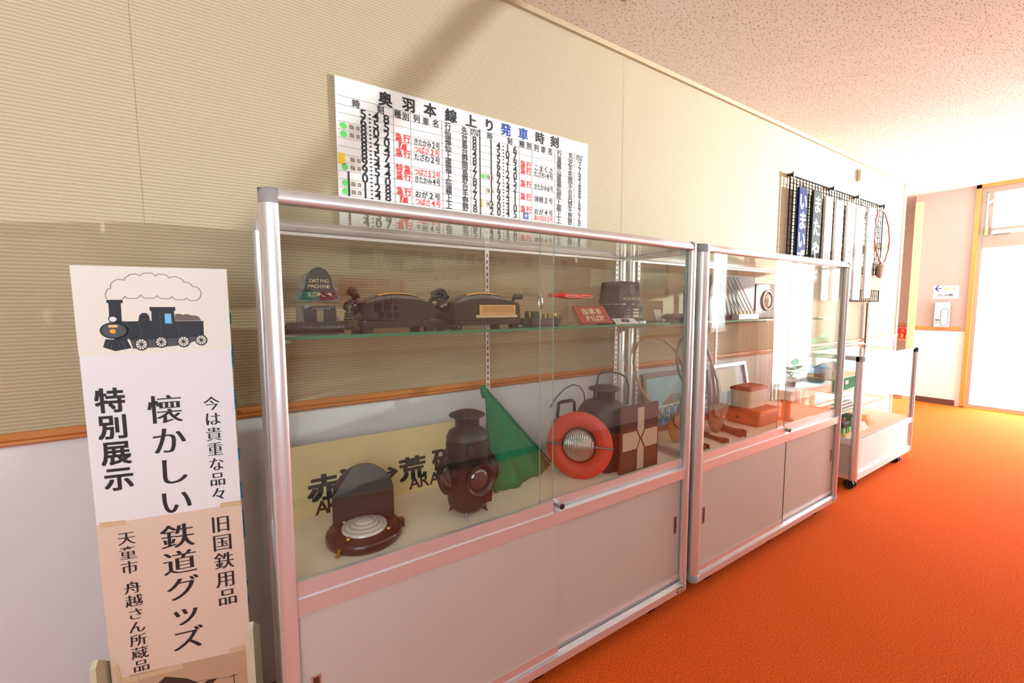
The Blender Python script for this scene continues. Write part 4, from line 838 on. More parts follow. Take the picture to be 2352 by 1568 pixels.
# --- red folded strap on a clear stand
y0 = 1.30; a, b = sp(1264, 678, y0), sp(1357, 682, y0)
t = thing('acrylic_stand', ((a.x+b.x)/2, y0+.03, ZS), 'clear acrylic stand holding up the folded red strap', 'stand')
bld(MB().box((a.x+.065, y0+.012, ZS), (a.x+.105, y0+.07, ZS+.003), 'acrylic').box((a.x+.065, y0+.02, ZS), (a.x+.11, y0+.023, a.z-.012), 'acrylic').box((a.x+.01, y0-.02, a.z-.014), (b.x-.01, y0+.03, a.z-.011), 'acrylic'), 'clear_sheet', t)
t = thing('red_strap', ((a.x+b.x)/2, y0, a.z-.010), 'folded bright red strap lying high on the clear acrylic stand', 'strap')
k = MB(); S = []; n = 14
for i in range(n+1):
    q_ = i/n; xx = a.x+(b.x-a.x)*q_; zz = a.z-.003*q_+.002*math.sin(q_*9); h = .007+.0035*math.sin(q_*PI)
    S.append([Vector((xx, y0-.012+dy, zz+dz*h)) for dy, dz in ((0, -1), (-.004, 0), (0, 1), (.024, 1), (.028, 0), (.024, -1))])
k.loft(S, 'redsign', True); bld(k, 'folded_strap', t)
k = MB()
for q0, q1 in ((.3, .6), (.62, .97)):
    P = []
    for i in range(16): an = 2*PI*i/16; q_ = (q0+q1)/2+(q1-q0)/2*math.cos(an); P.append((a.x+(b.x-a.x)*q_, y0-.0185, a.z-.003*q_-.002+.0045*math.sin(an)))
    k.tube(P, .0011, 'white', 6, True)
bld(k, 'white_piping', t)

# --- PILOT armband on its stand
y0 = 1.245
pts = [at(1315, 705, y=y0+.05), at(1385, 700, y=y0+.05), at(1407, 741, y=y0), at(1336, 746, y=y0)]
pts[2].z = pts[3].z = ZS+.007; pts[0].z = pts[1].z = (pts[0].z+pts[1].z)/2
m_ = sum(pts, Vector())/4
t = thing('pilot_armband', (m_.x, m_.y, ZS), 'faded red PILOT armband with pale lettering, propped up on the glass shelf', 'armband')
exx = (pts[2]-pts[3]); exx.normalize(); eyy = (pts[0]-pts[3]); PA = Plane(pts[3], exx, (eyy-exx*eyy.dot(exx)))
def l2(p): d_ = p-PA.O; return d_.dot(PA.ex), d_.dot(PA.ey)
k = MB(); q4 = [l2(pts[3]), l2(pts[2]), l2(pts[1]), l2(pts[0])]; k.prism(q4, PA.P(0, 0, -.006), PA.ex, PA.ey, PA.n, .006, 'redleather'); bld(k, 'leather_band', t, .002)
def bl(s, r_): x_ = q4[0][0]*(1-s)*(1-r_)+q4[1][0]*s*(1-r_)+q4[3][0]*(1-s)*r_+q4[2][0]*s*r_; y_ = q4[0][1]*(1-s)*(1-r_)+q4[1][1]*s*(1-r_)+q4[3][1]*(1-s)*r_+q4[2][1]*s*r_; return x_, y_
L_ = q4[1][0]-q4[0][0]
k = MB(); PA.line(k, '指導者', bl(.28, .66), bl(.72, .66), L_*.20, L_*.19, 'goldink', px=False, off=.02, lift=.0012); PA.line(k, 'PILOT', bl(.28, .26), bl(.74, .26), L_*.20, L_*.19, 'goldink', px=False, off=.04, lift=.0012); bld(k, 'lettering', t)
bld(MB().box((pts[3].x-.012, y0+.0, ZS), (pts[3].x-.009, y0+.06, ZS+.002), 'acrylic').prism([(0, 0), (.055, .055), (.058, .055), (.004, 0)], (pts[3].x-.010, y0+.002, ZS+.001), (0, 1, 0), (0, 0, 1), (1, 0, 0), .03, 'acrylic'), 'clear_prop', t)
# --- number card, second dating machine, folded card, dark cap
y0 = 1.25; c = Vector((1.405, 1.27, ZS+.012))
t = thing('number_card', (c.x, c.y, ZS), 'white card with a large figure 8 lying right of the PILOT armband', 'card')
NP = Plane((c.x, c.y, ZS+.010), (.9, -.43, 0), (.40, .80, .30))
k = MB(); NP.rect(k, -.05, -.03, .05, .03, 'paper', -.001, .0015); bld(k, 'card_sheet', t); k = MB(); NP.ch(k, '8', .0, 0, .075, .05, 'ink', off=.04, lift=.0012); NP.ch(k, 'デ', -.038, .0, .015, .015, 'ink'); bld(k, 'figure', t)
y0 = 1.305; a, b = sp(1423, 727, y0), sp(1474, 727, y0); cx = (a.x+b.x)/2; hw = (b.x-a.x)/2; ztp = sp(1450, 646, y0).z; zn = sp(1450, 697, y0).z
t = thing('dating_machine', (cx, y0+.06, ZS), 'plain dark grey dating machine with a flat top beside the PILOT armband', 'ticket machine')
bld(MB().loft([rrect(cx, y0+.06, hw+.006, .085, .012, ZS), rrect(cx, y0+.06, hw+.006, .085, .012, ZS+.010), rrect(cx, y0+.06, hw, .07, .01, ZS+.013), rrect(cx, y0+.06, hw, .07, .01, zn-.004)], 'gun'), 'base_housing', t)
bld(MB().loft([rrect(cx, y0+.065, hw*1.0, .065, .01, zn), rrect(cx, y0+.065, hw*1.02, .068, .012, zn+.012), rrect(cx, y0+.065, hw*.90, .062, .012, ztp-.006), rrect(cx, y0+.065, hw*.84, .056, .012, ztp)], 'gun'), 'head_housing', t)
DP = Plane((cx, y0-.004, 0), (1, 0, 0), (0, 0, 1)); k = MB(); DP.line(k, 'DATING MACHINE', (-hw*.7, zn+.022), (hw*.7, zn+.022), hw*.17, hw*.24, 'goldink', px=False); hh = ztp-zn
DP.poly(k, [(hw*.24*math.cos(2*PI*i/20), zn+hh*.62+hw*.3*math.sin(2*PI*i/20)) for i in range(20)], 'greyink', .0004); DP.poly(k, [(hw*.2*math.cos(2*PI*i/20), zn+hh*.62+hw*.25*math.sin(2*PI*i/20)) for i in range(20)], 'gun', .0008); DP.stroke(k, [(-hw*.18, zn+hh*.6), (hw*.18, zn+hh*.6)], .002, 'greyink', .0013, px=False); bld(k, 'name_lettering', t)
DP = Plane((cx, y0-.0115, 0), (1, 0, 0), (0, 0, 1)); k = MB(); DP.rect(k, -hw*.85, ZS+.02, hw*.85, zn-.012, 'gun', 0, .001)
for i in range(3): DP.rect(k, hw*.0, ZS+.026+i*.014, hw*.5, ZS+.034+i*.014, 'goldink', .0012); DP.rect(k, -hw*.6, ZS+.027+i*.014, -hw*.2, ZS+.032+i*.014, 'greyink', .0012)
bld(k, 'number_plate', t)
t = thing('folded_card', (1.79, 1.41, ZS), 'small white folded card on the second glass shelf, just past the plain dark dating machine', 'card')
bld(MB().prism([(0, 0), (.02, .055), (.022, .055), (.003, 0)], (1.765, 1.39, ZS), (0, 1, 0), (0, 0, 1), (1, 0, 0), .055, 'paper').prism([(.042, 0), (.0205, .055), (.022, .055), (.045, 0)], (1.765, 1.39, ZS), (0, 1, 0), (0, 0, 1), (1, 0, 0), .055, 'paper'), 'card_sheet', t)
t = thing('flat_cap', (1.84, 1.33, ZS), 'flat dark cap lying at the near end of the second glass shelf', 'cap')
bld(MB().lathe((1.845, 1.335, ZS), [(0, .036), (.055, .034), (.075, .024), (.072, .012), (.058, .008), (.058, .0), (0, .0)], 'gun', n=28, sy=.9), 'crown', t)
bld(MB().prism([(-.055, 0), (-.04, -.04), (0, -.055), (.04, -.04), (.055, 0)], (1.845, 1.285, ZS+.003), (1, 0, 0), (0, 1, 0), (0, 0, 1), .004, 'bak'), 'peak', t)

# ================================================================== exhibits: floor of the first case
# --- yellowed destination plate leaning on the back
a, b = at(676, 1205, y=1.475), at(1010, 1128, y=1.475); zt_ = at(668, 1092, y=1.49).z
PX0, PX1 = .098, .80; PH = .235
t = thing('yellowed_route_plate', ((PX0+PX1)/2, 1.48, ZF), 'long yellowed enamel route plate with black characters leaning at the back behind the lamps', 'train plate')
RP = Plane((PX0, 1.476, ZF), (1, 0, 0), (0, .12, 1))
k = MB(); k.obox(RP.P((PX1-PX0)/2, PH/2, -.002), RP.ex*((PX1-PX0)/2), RP.ey*(PH/2), RP.n*.002, 'plate'); bld(k, 'enamel_sheet', t)
k = MB()
for c, u, v, w_, h_ in (('赤', 745, 1118, .105, .088), ('湯', 815, 1100, .105, .088), ('→', 893, 1083, .085, .06), ('荒', 948, 1074, .105, .088), ('砥', 1022, 1052, .105, .088)):
    p = RP.px(u, v); RP.ch(k, c, p[0], p[1], w_, h_, 'ink', off=.045)
for txt, p0, p1 in (('AKAYU', (740, 1164), (842, 1140)), ('ARATO', (952, 1107), (1042, 1086))): RP.line(k, txt, p0, p1, .062, .062, 'ink', off=.016)
bld(k, 'lettering', t)
k = MB()
for u, v in ((763, 1181), (1000, 1121)):
    p = RP.px(u, v); RP.disc(k, p[0], p[1], .003, .003, 'leatherdk')
bld(k, 'bolt_holes', t)

# --- hooded round lamp
c = Vector((.292, 1.262, ZF)); R0 = .108
t = thing('hooded_lamp', c, 'low round maroon lamp with an upright arched hood and glass disc at the front left', 'lamp')
bld(MB().lathe(c, [(0, 0), (R0*.96, 0), (R0, .006), (R0, .022), (R0*.95, .030), (R0*.86, .031), (R0*.84, .038), (R0*.62, .041), (0, .041)], 'maroon', n=48), 'base', t)
vd = Vector((-.22, -.98, 0)).normalized(); rd = Vector((vd.y, -vd.x, 0))*-1
hp = c-vd*.045; hw = .088; ztop = at(838, 1063, y=hp.y).z
HP = Plane(Vector((hp.x, hp.y, 0)), rd, (0, 0, 1)); zs = ztop-hw*1.0
def hood(hw, zz): return [(hw, ZF+.036)]+[(hw*math.cos(PI*i/20), zz+hw*math.sin(PI*i/20)) for i in range(21)]+[(-hw, ZF+.036)]
k = MB()
P0 = hood(hw, zs); n = len(P0); rings = []
for d_, s in ((.0, 1.0), (.004, 1.0)):
    rings.append([HP.P(x, z, d_-.004+.022*(x/hw)**2) for x, z in P0])
A_, B_ = rings; k.add(A_+B_, [tuple(range(n-1, -1, -1)), tuple(range(n, 2*n))]+[(i, (i+1) % n, n+(i+1) % n, n+i) for i in range(n)], 'iron'); bld(k, 'hood_plate', t)
lc = c+vd*.020; k = MB().lathe((lc.x, lc.y, ZF+.038), [(.064, 0), (.063, .008), (.056, .010), (.0535, .007), (.051, .013), (.043, .015), (.0405, .011), (.038, .018), (.030, .020), (.0275, .016), (.025, .022), (.016, .025), (0, .026)], 'lens', n=48); bld(k, 'glass_disc', t)
for an in (.9, 2.2, 3.9, 5.5): bld(MB().lathe((lc.x+.078*math.cos(an), lc.y+.07*math.sin(an), ZF+.040), [(.006, 0), (.005, .005), (0, .006)], 'brass', n=12), 'bolt', t)
sp_ = c+Vector((-.085, -.065, 0)); bld(MB().prism([(0, 0), (-.014, -.0005), (-.018, .008), (-.012, .006), (-.006, .014), (0, .02)], (sp_.x, sp_.y, ZF+.001), (.8, .6, 0), (0, 0, 1), (.6, -.8, 0), .007, 'brass'), 'hinge_hook', t)
sp_ = c+Vector((.104, -.015, 0)); bld(MB().box((sp_.x-.006, sp_.y-.012, ZF+.008), (sp_.x+.010, sp_.y+.012, ZF+.034), 'maroon'), 'latch', t, .003)

# --- four-lens signal lantern
c = Vector((.622, 1.232, ZF)); 
def zv(v, u=1075): return at(u, v, y=c.y).z
z0, z1, z2, z3, z4, z5 = zv(1160), zv(1005), zv(985), zv(978), zv(955), zv(941)
rb = .068
t = thing('signal_lantern', c, 'black signal lantern with four round lenses and a finned foot, left of the green flag', 'lantern')
bld(MB().lathe((c.x, c.y, 0), [(0, z0-.002), (rb*.72, z0-.004), (rb*.95, z0+.012), (rb, z0+.03), (rb*.98, z1), (rb*1.03, z1+.002), (rb*1.03, z1+.006), (rb*.9, z2-.004), (rb*.62, z3-.002), (.040, z3)], 'iron', n=40), 'body', t)
bld(MB().lathe((c.x, c.y, 0), [(.040, z3-.004), (.040, z4), (.044, z4+.001), (.060, z4+.004), (.058, z4+.008), (.035, z5-.003), (.012, z5), (0, z5+.002)], 'iron', n=36), 'chimney_cap', t)
for i in range(4):
    an = PI/4+.25+i*PI/2; d_ = Vector((math.cos(an), math.sin(an), 0)); k = MB()
    k.prism([(.006, z0+.004), (.048, z0-.002), (.058, ZF+.022), (.066, ZF), (.030, ZF+.018), (.006, ZF+.030)], (c.x, c.y, 0), d_, (0, 0, 1), d_.cross(Vector((0, 0, 1))), .004, 'maroon'); bld(k, 'foot_fin', t)
bld(MB().lathe((c.x, c.y, 0), [(.012, ZF+.02), (.012, z0+.004)], 'maroon', n=12), 'foot_stem', t)
zl = zv(1078, 1110)
zl = zv(1083)
for an in (-1.515, -1.515-PI/2, -1.515+PI/2, -1.515+PI):
    d_ = Vector((math.cos(an), math.sin(an), 0))
    k = MB().lathe(c+d_*.055+Vector((0, 0, zl-ZF)), [(.041, 0), (.041, .020), (.050, .032), (.053, .034), (.049, .034), (.039, .022), (.038, .018)], 'iron', d_, 32, caps=False); rim = bld(k, 'lens_rim', t)
    bld(MB().lathe(c+d_*.072+Vector((0, 0, zl-ZF)), [(.038, 0), (.034, .006), (.022, .012), (.008, .0145), (0, .015)], 'lensdk', d_, 28), 'lens', rim)
k = MB(); k.tube([(c.x-.066, c.y, zl+.045), (c.x-.078, c.y-.004, zl+.085), (c.x-.066, c.y, z1+.012)], .0035, 'iron', 8); k.box((c.x-.072, c.y-.012, z1-.02), (c.x-.060, c.y+.012, z1), 'iron'); bld(k, 'side_bracket', t)
k = MB().box((c.x+.02, c.y-.073, ZF+.05), (c.x+.050, c.y-.055, ZF+.085), 'maroon').cyl((c.x+.055, c.y-.055, ZF+.06), (c.x+.055, c.y-.055, ZF+.09), .006, 'maroon', 10); bld(k, 'oil_drawer', t, .002)
bld(MB().box((c.x-.030, c.y-.070, z1-.035), (c.x-.014, c.y-.064, z1-.008), 'iron'), 'hasp', t, .002)

# --- green flag draped on its staff
ap = at(1113, 893, y=1.40); bl_ = at(1150, 1140, y=1.29); br_ = at(1286, 1062, y=1.37)
t = thing('green_flag', (bl_.x, 1.36, ZF), 'green signal flag draped in a triangle behind the four-lens lantern', 'flag')
k = MB(); nu, nv = 28, 12; V = []
bot = [(1128, 1010, 1.40), (1132, 1140, 1.31), (1160, 1138, 1.29), (1200, 1112, 1.31), (1236, 1088, 1.34), (1268, 1070, 1.36)]
def bpt(s):
    f = s*(len(bot)-1); i = min(int(f), len(bot)-2); f -= i; A_ = at(*bot[i][:2], y=bot[i][2]); B_ = at(*bot[i+1][:2], y=bot[i+1][2]); p = A_.lerp(B_, f); p.z = max(p.z, ZF+.002); return p
for j in range(nv+1):
    for i in range(nu+1):
        s = i/nu; q_ = j/nv; p = ap.lerp(bpt(s), q_); p.y += .016*math.sin(s*21)*q_*(1-.3*q_)+.004*math.sin(s*47+q_*5)*q_; V.append(p)
F_ = [(j*(nu+1)+i, j*(nu+1)+i+1, (j+1)*(nu+1)+i+1, (j+1)*(nu+1)+i) for j in range(nv) for i in range(nu)]
k.add(V, F_, 'green', True); o = bld(k, 'cloth', t); so = o.modifiers.new('thick', 'SOLIDIFY'); so.thickness = .003; so.offset = 0
st = (ap+Vector((0, 0, .004)), at(1250, 1060, y=1.40))
bld(MB().cyl((ap.x-.004, ap.y+.004, ap.z+.012), (st[1].x+.05, 1.42, ZF+.007), .006, 'green', 10), 'staff', t)
k = MB().lathe(ap+Vector((-.004, -.002, -.01)), [(0, -.03), (.012, -.022), (.014, .0), (.008, .022), (0, .028)], 'green', (-.25, 0, 1), 14); bld(k, 'cloth_knot', t)

# --- ribbed hand lamp with a strap handle (left of the red disc)
c = at(1300, 1095, y=1.45); c.z = ZF; rr = .066
def z_(v): return at(1295, v, y=1.45).z
zt_ = z_(962)
t = thing('ribbed_hand_lamp', c, 'dark ribbed hand lamp with a thick top handle behind the red disc lamp', 'hand lamp')
prof = [(0, 0), (rr, 0), (rr, .03)]
zz = .03
while zz < (zt_-ZF)*.45: prof += [(rr, zz), (rr*1.02, zz+.003)]; zz += .006
while zz < (zt_-ZF)*.88: prof += [(rr*1.03, zz), (rr*.97, zz+.005), (rr*1.03, zz+.010)]; zz += .012
prof += [(rr*.96, (zt_-ZF)*.93), (rr*.7, zt_-ZF), (0, zt_-ZF+.002)]
bld(MB().lathe(c, prof, 'gun', n=36), 'body', t)
zh = z_(922)
k = MB().tube([(c.x-.040, c.y, zt_-.002), (c.x-.052, c.y, zt_+.018), (c.x-.045, c.y, zh-.004), (c.x-.030, c.y, zh), (c.x+.030, c.y, zh), (c.x+.046, c.y, zh-.006), (c.x+.050, c.y, zt_+.012), (c.x+.040, c.y, zt_-.002)], [.006, .007, .008, .0085, .0085, .008, .007, .006], 'bak', 10); bld(k, 'top_handle', t)
L = [at(u, v, y=1.45) for u, v in ((1264, 935), (1278, 912), (1296, 893), (1315, 883), (1330, 886), (1341, 901), (1343, 918), (1337, 938), (1331, 950))]
bld(MB().tube(L, .0028, 'iron', 8), 'wire_bail', t)
bld(MB().box((c.x+.052, c.y-.016, zt_-.03), (c.x+.085, c.y+.016, zt_+.012), 'bak').cyl((c.x+.066, c.y, zt_+.01), (c.x+.066, c.y, zt_+.022), .012, 'leatherdk', 14), 'switch', t, .004)

# --- red disc tail lamp
c = at(1330, 1043, y=1.24); up0 = at(1326, 962, y=1.24).z; lo0 = at(1325, 1124, y=1.20).z
ax = Vector((-.80, -.58, .14)).normalized(); RD = (up0-lo0)/2*1.0; c.z = ZF+RD*.985+.002
t = thing('red_disc_lamp', (c.x, c.y, ZF), 'round bright red disc lamp with a ribbed chrome lens in the middle', 'lamp')
k = MB(); k.lathe(c, [(RD*.52, .0), (RD*.54, .006), (RD*.98, .006), (RD, .003), (RD, -.003), (RD*.98, -.006), (RD*.54, -.006), (RD*.52, 0)], 'red', ax, 64, caps=False); bld(k, 'disc', t)
prof = []
rl = RD*.50; m = 16
k = MB(); k.lathe(c-ax*.012, [(rl, 0), (rl*1.03, .010), (rl*1.03, .018), (rl*.98, .022)], 'dark', ax, 40); bld(k, 'lens_rim', t)
# lens: dome with vertical ribs
qv = Vector((0, 0, 1)).rotation_difference(ax); V = []; nr, na = 36, 144
hx = Vector((0, 0, 1)).cross(ax).normalized(); hy = ax.cross(hx).normalized()
for j in range(nr+1):
    th = PI/2*j/nr
    for i in range(na):
        a_ = 2*PI*i/na; x_ = math.cos(a_)*math.cos(th); y_ = math.sin(a_)*math.cos(th); V.append(c+ax*(.008+math.sin(th)*rl*.62+.0022*math.cos(x_*46)*(1 if j < nr else 0))+(hx*x_+hy*y_)*rl*.96)
F_ = [(j*na+i, j*na+(i+1) % na, (j+1)*na+(i+1) % na, (j+1)*na+i) for j in range(nr) for i in range(na)]
bld(MB().add(V, F_, 'ribglass', True), 'ribbed_lens', t)
for s in (-1, 1): bld(MB().cyl(c+hx*s*rl*1.0+ax*.012, c+hx*s*RD*1.02+ax*.012, .0035, 'steel', 8).cyl(c+hx*s*rl*1.02+ax*.012, c+hx*s*rl*1.14+ax*.012, .006, 'steel', 8), 'clamp_rod', t)
bld(MB().lathe(c-ax*.008, [(rl*1.0, -.028), (rl*1.0, 0)], 'rustred', ax, 32), 'lamp_can', t)
bld(MB().obox(c-ax*.024-Vector((0, 0, (c.z-ZF)*.5)), hx*.03, Vector((0, 0, 1))*((c.z-ZF)*.5), ax.cross(hx).cross(hx)*.012, 'rustred'), 'foot', t)

# --- square lantern with cross board
p0, p1 = at(1424, 1092, z=ZF), at(1515, 1067, z=ZF); yb = p0.y; x0, x1 = p0.x, min(p1.x, 1.50); ztl = at(1517, 920, y=yb).z
t = thing('cross_board_lantern', ((x0+x1)/2, yb+.08, ZF), 'large dark lantern with a wire bail and a square board marked with a pale cross', 'lantern')
bld(MB().box((x0, yb, ZF), (x1, yb+.012, ztl), 'umber'), 'front_board', t)
CP = Plane((x0, yb-.0005, ZF), (1, 0, 0), (0, 0, 1)); k = MB(); W_, H_ = x1-x0, ztl-ZF
def cp(*P): return [(a_*W_, b_*H_) for a_, b_ in P]
CP.poly(k, cp((.43, .02), (.60, .02), (.60, .34), (.515, .47), (.43, .34)), 'strip', 0, .001); CP.poly(k, cp((.43, .96), (.43, .62), (.515, .50), (.60, .62), (.60, .96)), 'strip', 0, .001)
CP.poly(k, cp((.05, .34), (.40, .34), (.485, .485), (.40, .61), (.05, .61)), 'strip', 0, .001); CP.poly(k, cp((.97, .34), (.64, .34), (.545, .485), (.64, .61), (.97, .61)), 'strip', 0, .001); bld(k, 'pale_cross', t)
cc = Vector((x0+.012, yb+.115, ZF)); zb1 = at(1385, 935, y=cc.y).z; zb2 = at(1385, 922, y=cc.y).z; zc1 = at(1390, 890, y=cc.y).z; zc2 = at(1395, 884, y=cc.y).z; hx_ = .092
bld(MB().loft([rrect(cc.x+.02, cc.y, .07, .075, .02, ZF), rrect(cc.x+.02, cc.y, .07, .075, .02, ZF+.02), rrect(cc.x, cc.y, hx_, .085, .03, ZF+.06), rrect(cc.x, cc.y, hx_, .085, .05, zb1-.02), rrect(cc.x, cc.y, hx_*.97, .082, .06, zb1), rrect(cc.x, cc.y, hx_*.75, .075, .06, zb2), rrect(cc.x, cc.y, .05, .05, .049, zb2+.01)], 'iron'), 'body', t)
bld(MB().lathe((cc.x+.01, cc.y, 0), [(.046, zb2), (.046, zc1-.012), (.066, zc1-.006), (.068, zc1), (.040, zc2), (0, zc2+.004)], 'iron', n=32), 'chimney_cap', t)
L = [at(u, v, y=cc.y-.02) for u, v in ((1368, 915), (1370, 890), (1374, 862), (1384, 853), (1400, 852), (1425, 858), (1438, 866), (1443, 882), (1443, 905), (1441, 928))]
bld(MB().tube(L, .0038, 'iron', 8), 'wire_bail', t)
bld(MB().box((cc.x-hx_-.008, cc.y-.03, zb1-.05), (cc.x-hx_+.004, cc.y-.0, zb1-.01), 'iron').cyl((cc.x-hx_-.01, cc.y-.015, zb1-.03), (cc.x-hx_-.004, cc.y-.015, zb1-.03), .008, 'iron', 10), 'hinge', t)

# ================================================================== exhibits: second case
def pouch(px_, py_, z0, w_, h_, nm, lab, mt, strap_px, smt, sy0, sy1, clasp=True):
    t = thing(nm, (px_, py_, z0), lab, 'hoop pouch')
    k = MB(); rings = []
    for q_ in (0, .06, .2, .45, .7, .9, 1.0):
        ww = w_/2*(math.sin(min(1, q_*1.9+.12)*PI/2))*(1-.18*max(0, q_-.7)/.3); dd = .022*(.4+.6*math.sin(PI*min(1, q_+.12)))
        rings.append([Vector((px_+ww*math.cos(2*PI*i/20), py_+dd*math.sin(2*PI*i/20), z0+h_*q_)) for i in range(20)])
    k.loft(rings, mt); bo = bld(k, 'leather_pouch', t)
    PP = Plane((px_, py_-.0235, z0), (1, 0, 0), (0, 0, 1)); k = MB(); k.prism([(-w_*.46, h_), (-w_*.42, h_*.74), (-w_*.1, h_*.52), (w_*.2, h_*.56), (w_*.42, h_*.78), (w_*.44, h_)], PP.P(0, 0), PP.ex, PP.ey, PP.n, .004, mt); fl = bld(k, 'flap', t)
    if clasp: bld(MB().box((px_-.008, py_-.031, z0+h_*.5), (px_+.004, py_-.027, z0+h_*.85), 'leatherdk').cyl((px_+.012, py_-.027, z0+h_*.6), (px_+.012, py_-.034, z0+h_*.6), .008, 'chrome', 12), 'buckle', fl)
    vs = [p[1] for p in strap_px]; v0, v1 = min(vs), max(vs)
    L = [at(u, v, y=sy0+(sy1-sy0)*((v-v0)/(v1-v0))**2) for u, v in strap_px]
    bld(MB().tube(L, .0075, smt, 8), 'hoop', t); return t
p = at(1553, 1015, y=1.30); 
pouch(p.x, 1.30, ZF, .125, at(1545, 950, y=1.30).z-ZF+.0, 'hoop_pouch', 'tan leather pouch on a cane hoop near the blue station picture', 'leather', ((1526, 958), (1508, 937), (1488, 917), (1471, 890), (1460, 862), (1456, 832), (1458, 808), (1466, 788), (1481, 777), (1500, 773), (1524, 780), (1546, 797), (1561, 822), (1570, 850), (1573, 878), (1570, 905), (1563, 930), (1560, 955)), 'cane', 1.505, 1.315)
p = at(1645, 988, y=1.29)
pouch(p.x, 1.29, ZF, .15, at(1640, 930, y=1.29).z-ZF, 'hoop_pouch', 'brown-grey leather pouch on a dark hoop leaning beside the silver-framed print', 'leatherdk', ((1621, 962), (1611, 945), (1595, 915), (1575, 886), (1560, 858), (1554, 830), (1555, 805), (1562, 785), (1576, 768), (1596, 764), (1612, 775), (1624, 802), (1636, 838), (1646, 870), (1650, 900), (1650, 930)), 'canedk', 1.465, 1.305)
def framed(nm, lab, pts, y0, y1, fm, cat='picture'):
    # pts: pixel corners bl, br, tr, tl of the outer frame; bottom at depth y0, top at y1
    bl_, br_ = at(*pts[0], y=y0), at(*pts[1], y=y0); bl_.z = br_.z = ZF+.001; tl_ = at(*pts[3], y=y1); tr_ = at(*pts[2], y=y1)
    exx = (br_-bl_).normalized(); h_ = ((tl_-bl_).length+(tr_-br_).length)/2; w_ = (br_-bl_).length
    PP = Plane(bl_, exx, Vector((0, y1-y0, (tl_.z+tr_.z)/2-ZF)))
    t = thing(nm, ((bl_+br_)/2), lab, cat)
    k = MB(); b = .024
    for (a0, b0, a1, b1) in ((0, 0, w_, b), (0, h_-b, w_, h_), (0, b, b, h_-b), (w_-b, b, w_, h_-b)): k.obox(PP.P((a0+a1)/2, (b0+b1)/2, .004), PP.ex*((a1-a0)/2), PP.ey*((b1-b0)/2), PP.n*.010, fm)
    bld(k, 'frame', t, .002); return t, PP, w_, h_, b
t, PP, w_, h_, b = framed('station_picture', 'framed blue picture of white station arches leaning in the second case', ((1480, 985), (1632, 955), (1634, 838), (1470, 862)), 1.475, 1.505, 'darkwood')
k = MB(); PP.rect(k, b, b, w_-b, h_-b, 'skyp', 0, .001)
def pp(a_, b_): return (b+(w_-2*b)*a_, b+(h_-2*b)*b_)
PP.poly(k, [pp(.25, .46), pp(.4, .62), pp(.55, .60), pp(.62, .72), pp(.75, .78), pp(.86, .60), pp(1, .55), pp(1, .40), pp(.25, .40)], 'treep', .0015); PP.poly(k, [pp(.12, .0), pp(1, 0), pp(1, .42), pp(.12, .36)], 'bluep', .002)
prt = bld(k, 'print', t); k = MB()
for i in range(9):
    a_ = .14+.09*i+.004*i*i; ww = .03+.004*i; PP.stroke(k, [pp(a_, .02), pp(a_, .34)], .004, 'whiteink', .0026, px=False); PP.stroke(k, [pp(a_, .24), pp(a_+ww*.6, .36), pp(a_+ww*1.6, .38), pp(a_+ww*2.4, .26)], .004, 'whiteink', .0026, px=False)
PP.stroke(k, [pp(.13, .38), pp(1, .44)], .007, 'whiteink', .0028, px=False); PP.stroke(k, [pp(.13, .18), pp(1, .17)], .004, 'whiteink', .0028, px=False); bld(k, 'printed_arches', prt)
t, PP, w_, h_, b = framed('silver_framed_print', 'silver-framed grey print of a steam locomotive leaning in the second case', ((1650, 935), (1726, 915), (1720, 829), (1640, 838)), 1.44, 1.50, 'silver')
k = MB(); PP.rect(k, b, b, w_-b, h_-b, 'greyp', 0, .001); PP.poly(k, [pp(.15, .45), pp(.75, .42), pp(.7, .95), pp(.12, .98)], 'mount', .0015); PP.poly(k, [pp(.3, .2), pp(.7, .15), pp(.75, .40), pp(.6, .5), pp(.35, .45)], 'gun', .0018); bld(k, 'print', t)
# wrenches
def spanner(p0, p1, r_, hd, nm, lab, mt, th=.020):
    a_, b_ = Vector(p0), Vector(p1); d_ = (b_-a_).normalized(); s_ = Vector((-d_.y, d_.x, 0)); L = (b_-a_).length
    t = thing(nm, (a_+b_)/2, lab, 'wrench', 'old wrenches on the case floor')
    k = MB(); k.prism([(hd*.6, -r_), (L-hd*.5, -r_*1.1), (L-hd*.5, r_*1.1), (hd*.6, r_)], a_, d_, s_, (0, 0, 1), th*.8, mt); bld(k, 'shank', t, .003)
    for c_, f_ in ((a_, 1), (b_, -1)):
        k = MB(); P = []
        for i in range(17):
            an = .75+(2*PI-1.5)*i/16; P.append((-f_*hd*math.cos(an)*1.0, hd*.8*math.sin(an)))
        P += [(-f_*hd*.1, -hd*.35), (-f_*-hd*.05, 0), (-f_*hd*.1, hd*.35)]
        if f_ < 0: P = P[::-1]
        k.prism(P, c_+d_*f_*hd*.2, d_, s_, (0, 0, 1), th, mt); bld(k, 'jaw', t, .003)
    return t
spanner((1.862, 1.245, ZF), (1.855, 1.160, ZF), .009, .024, 'spanner', 'old wrench nearest the corner post on the floor of the second case', 'iron')
spanner((2.035, 1.285, ZF), (2.02, 1.162, ZF), .010, .026, 'spanner', 'long old wrench, middle one on the floor of the second case', 'iron')
spanner((2.225, 1.32, ZF), (2.19, 1.17, ZF), .016, .030, 'spanner', 'thickest old wrench, beside the dark red tin box', 'iron', .034)
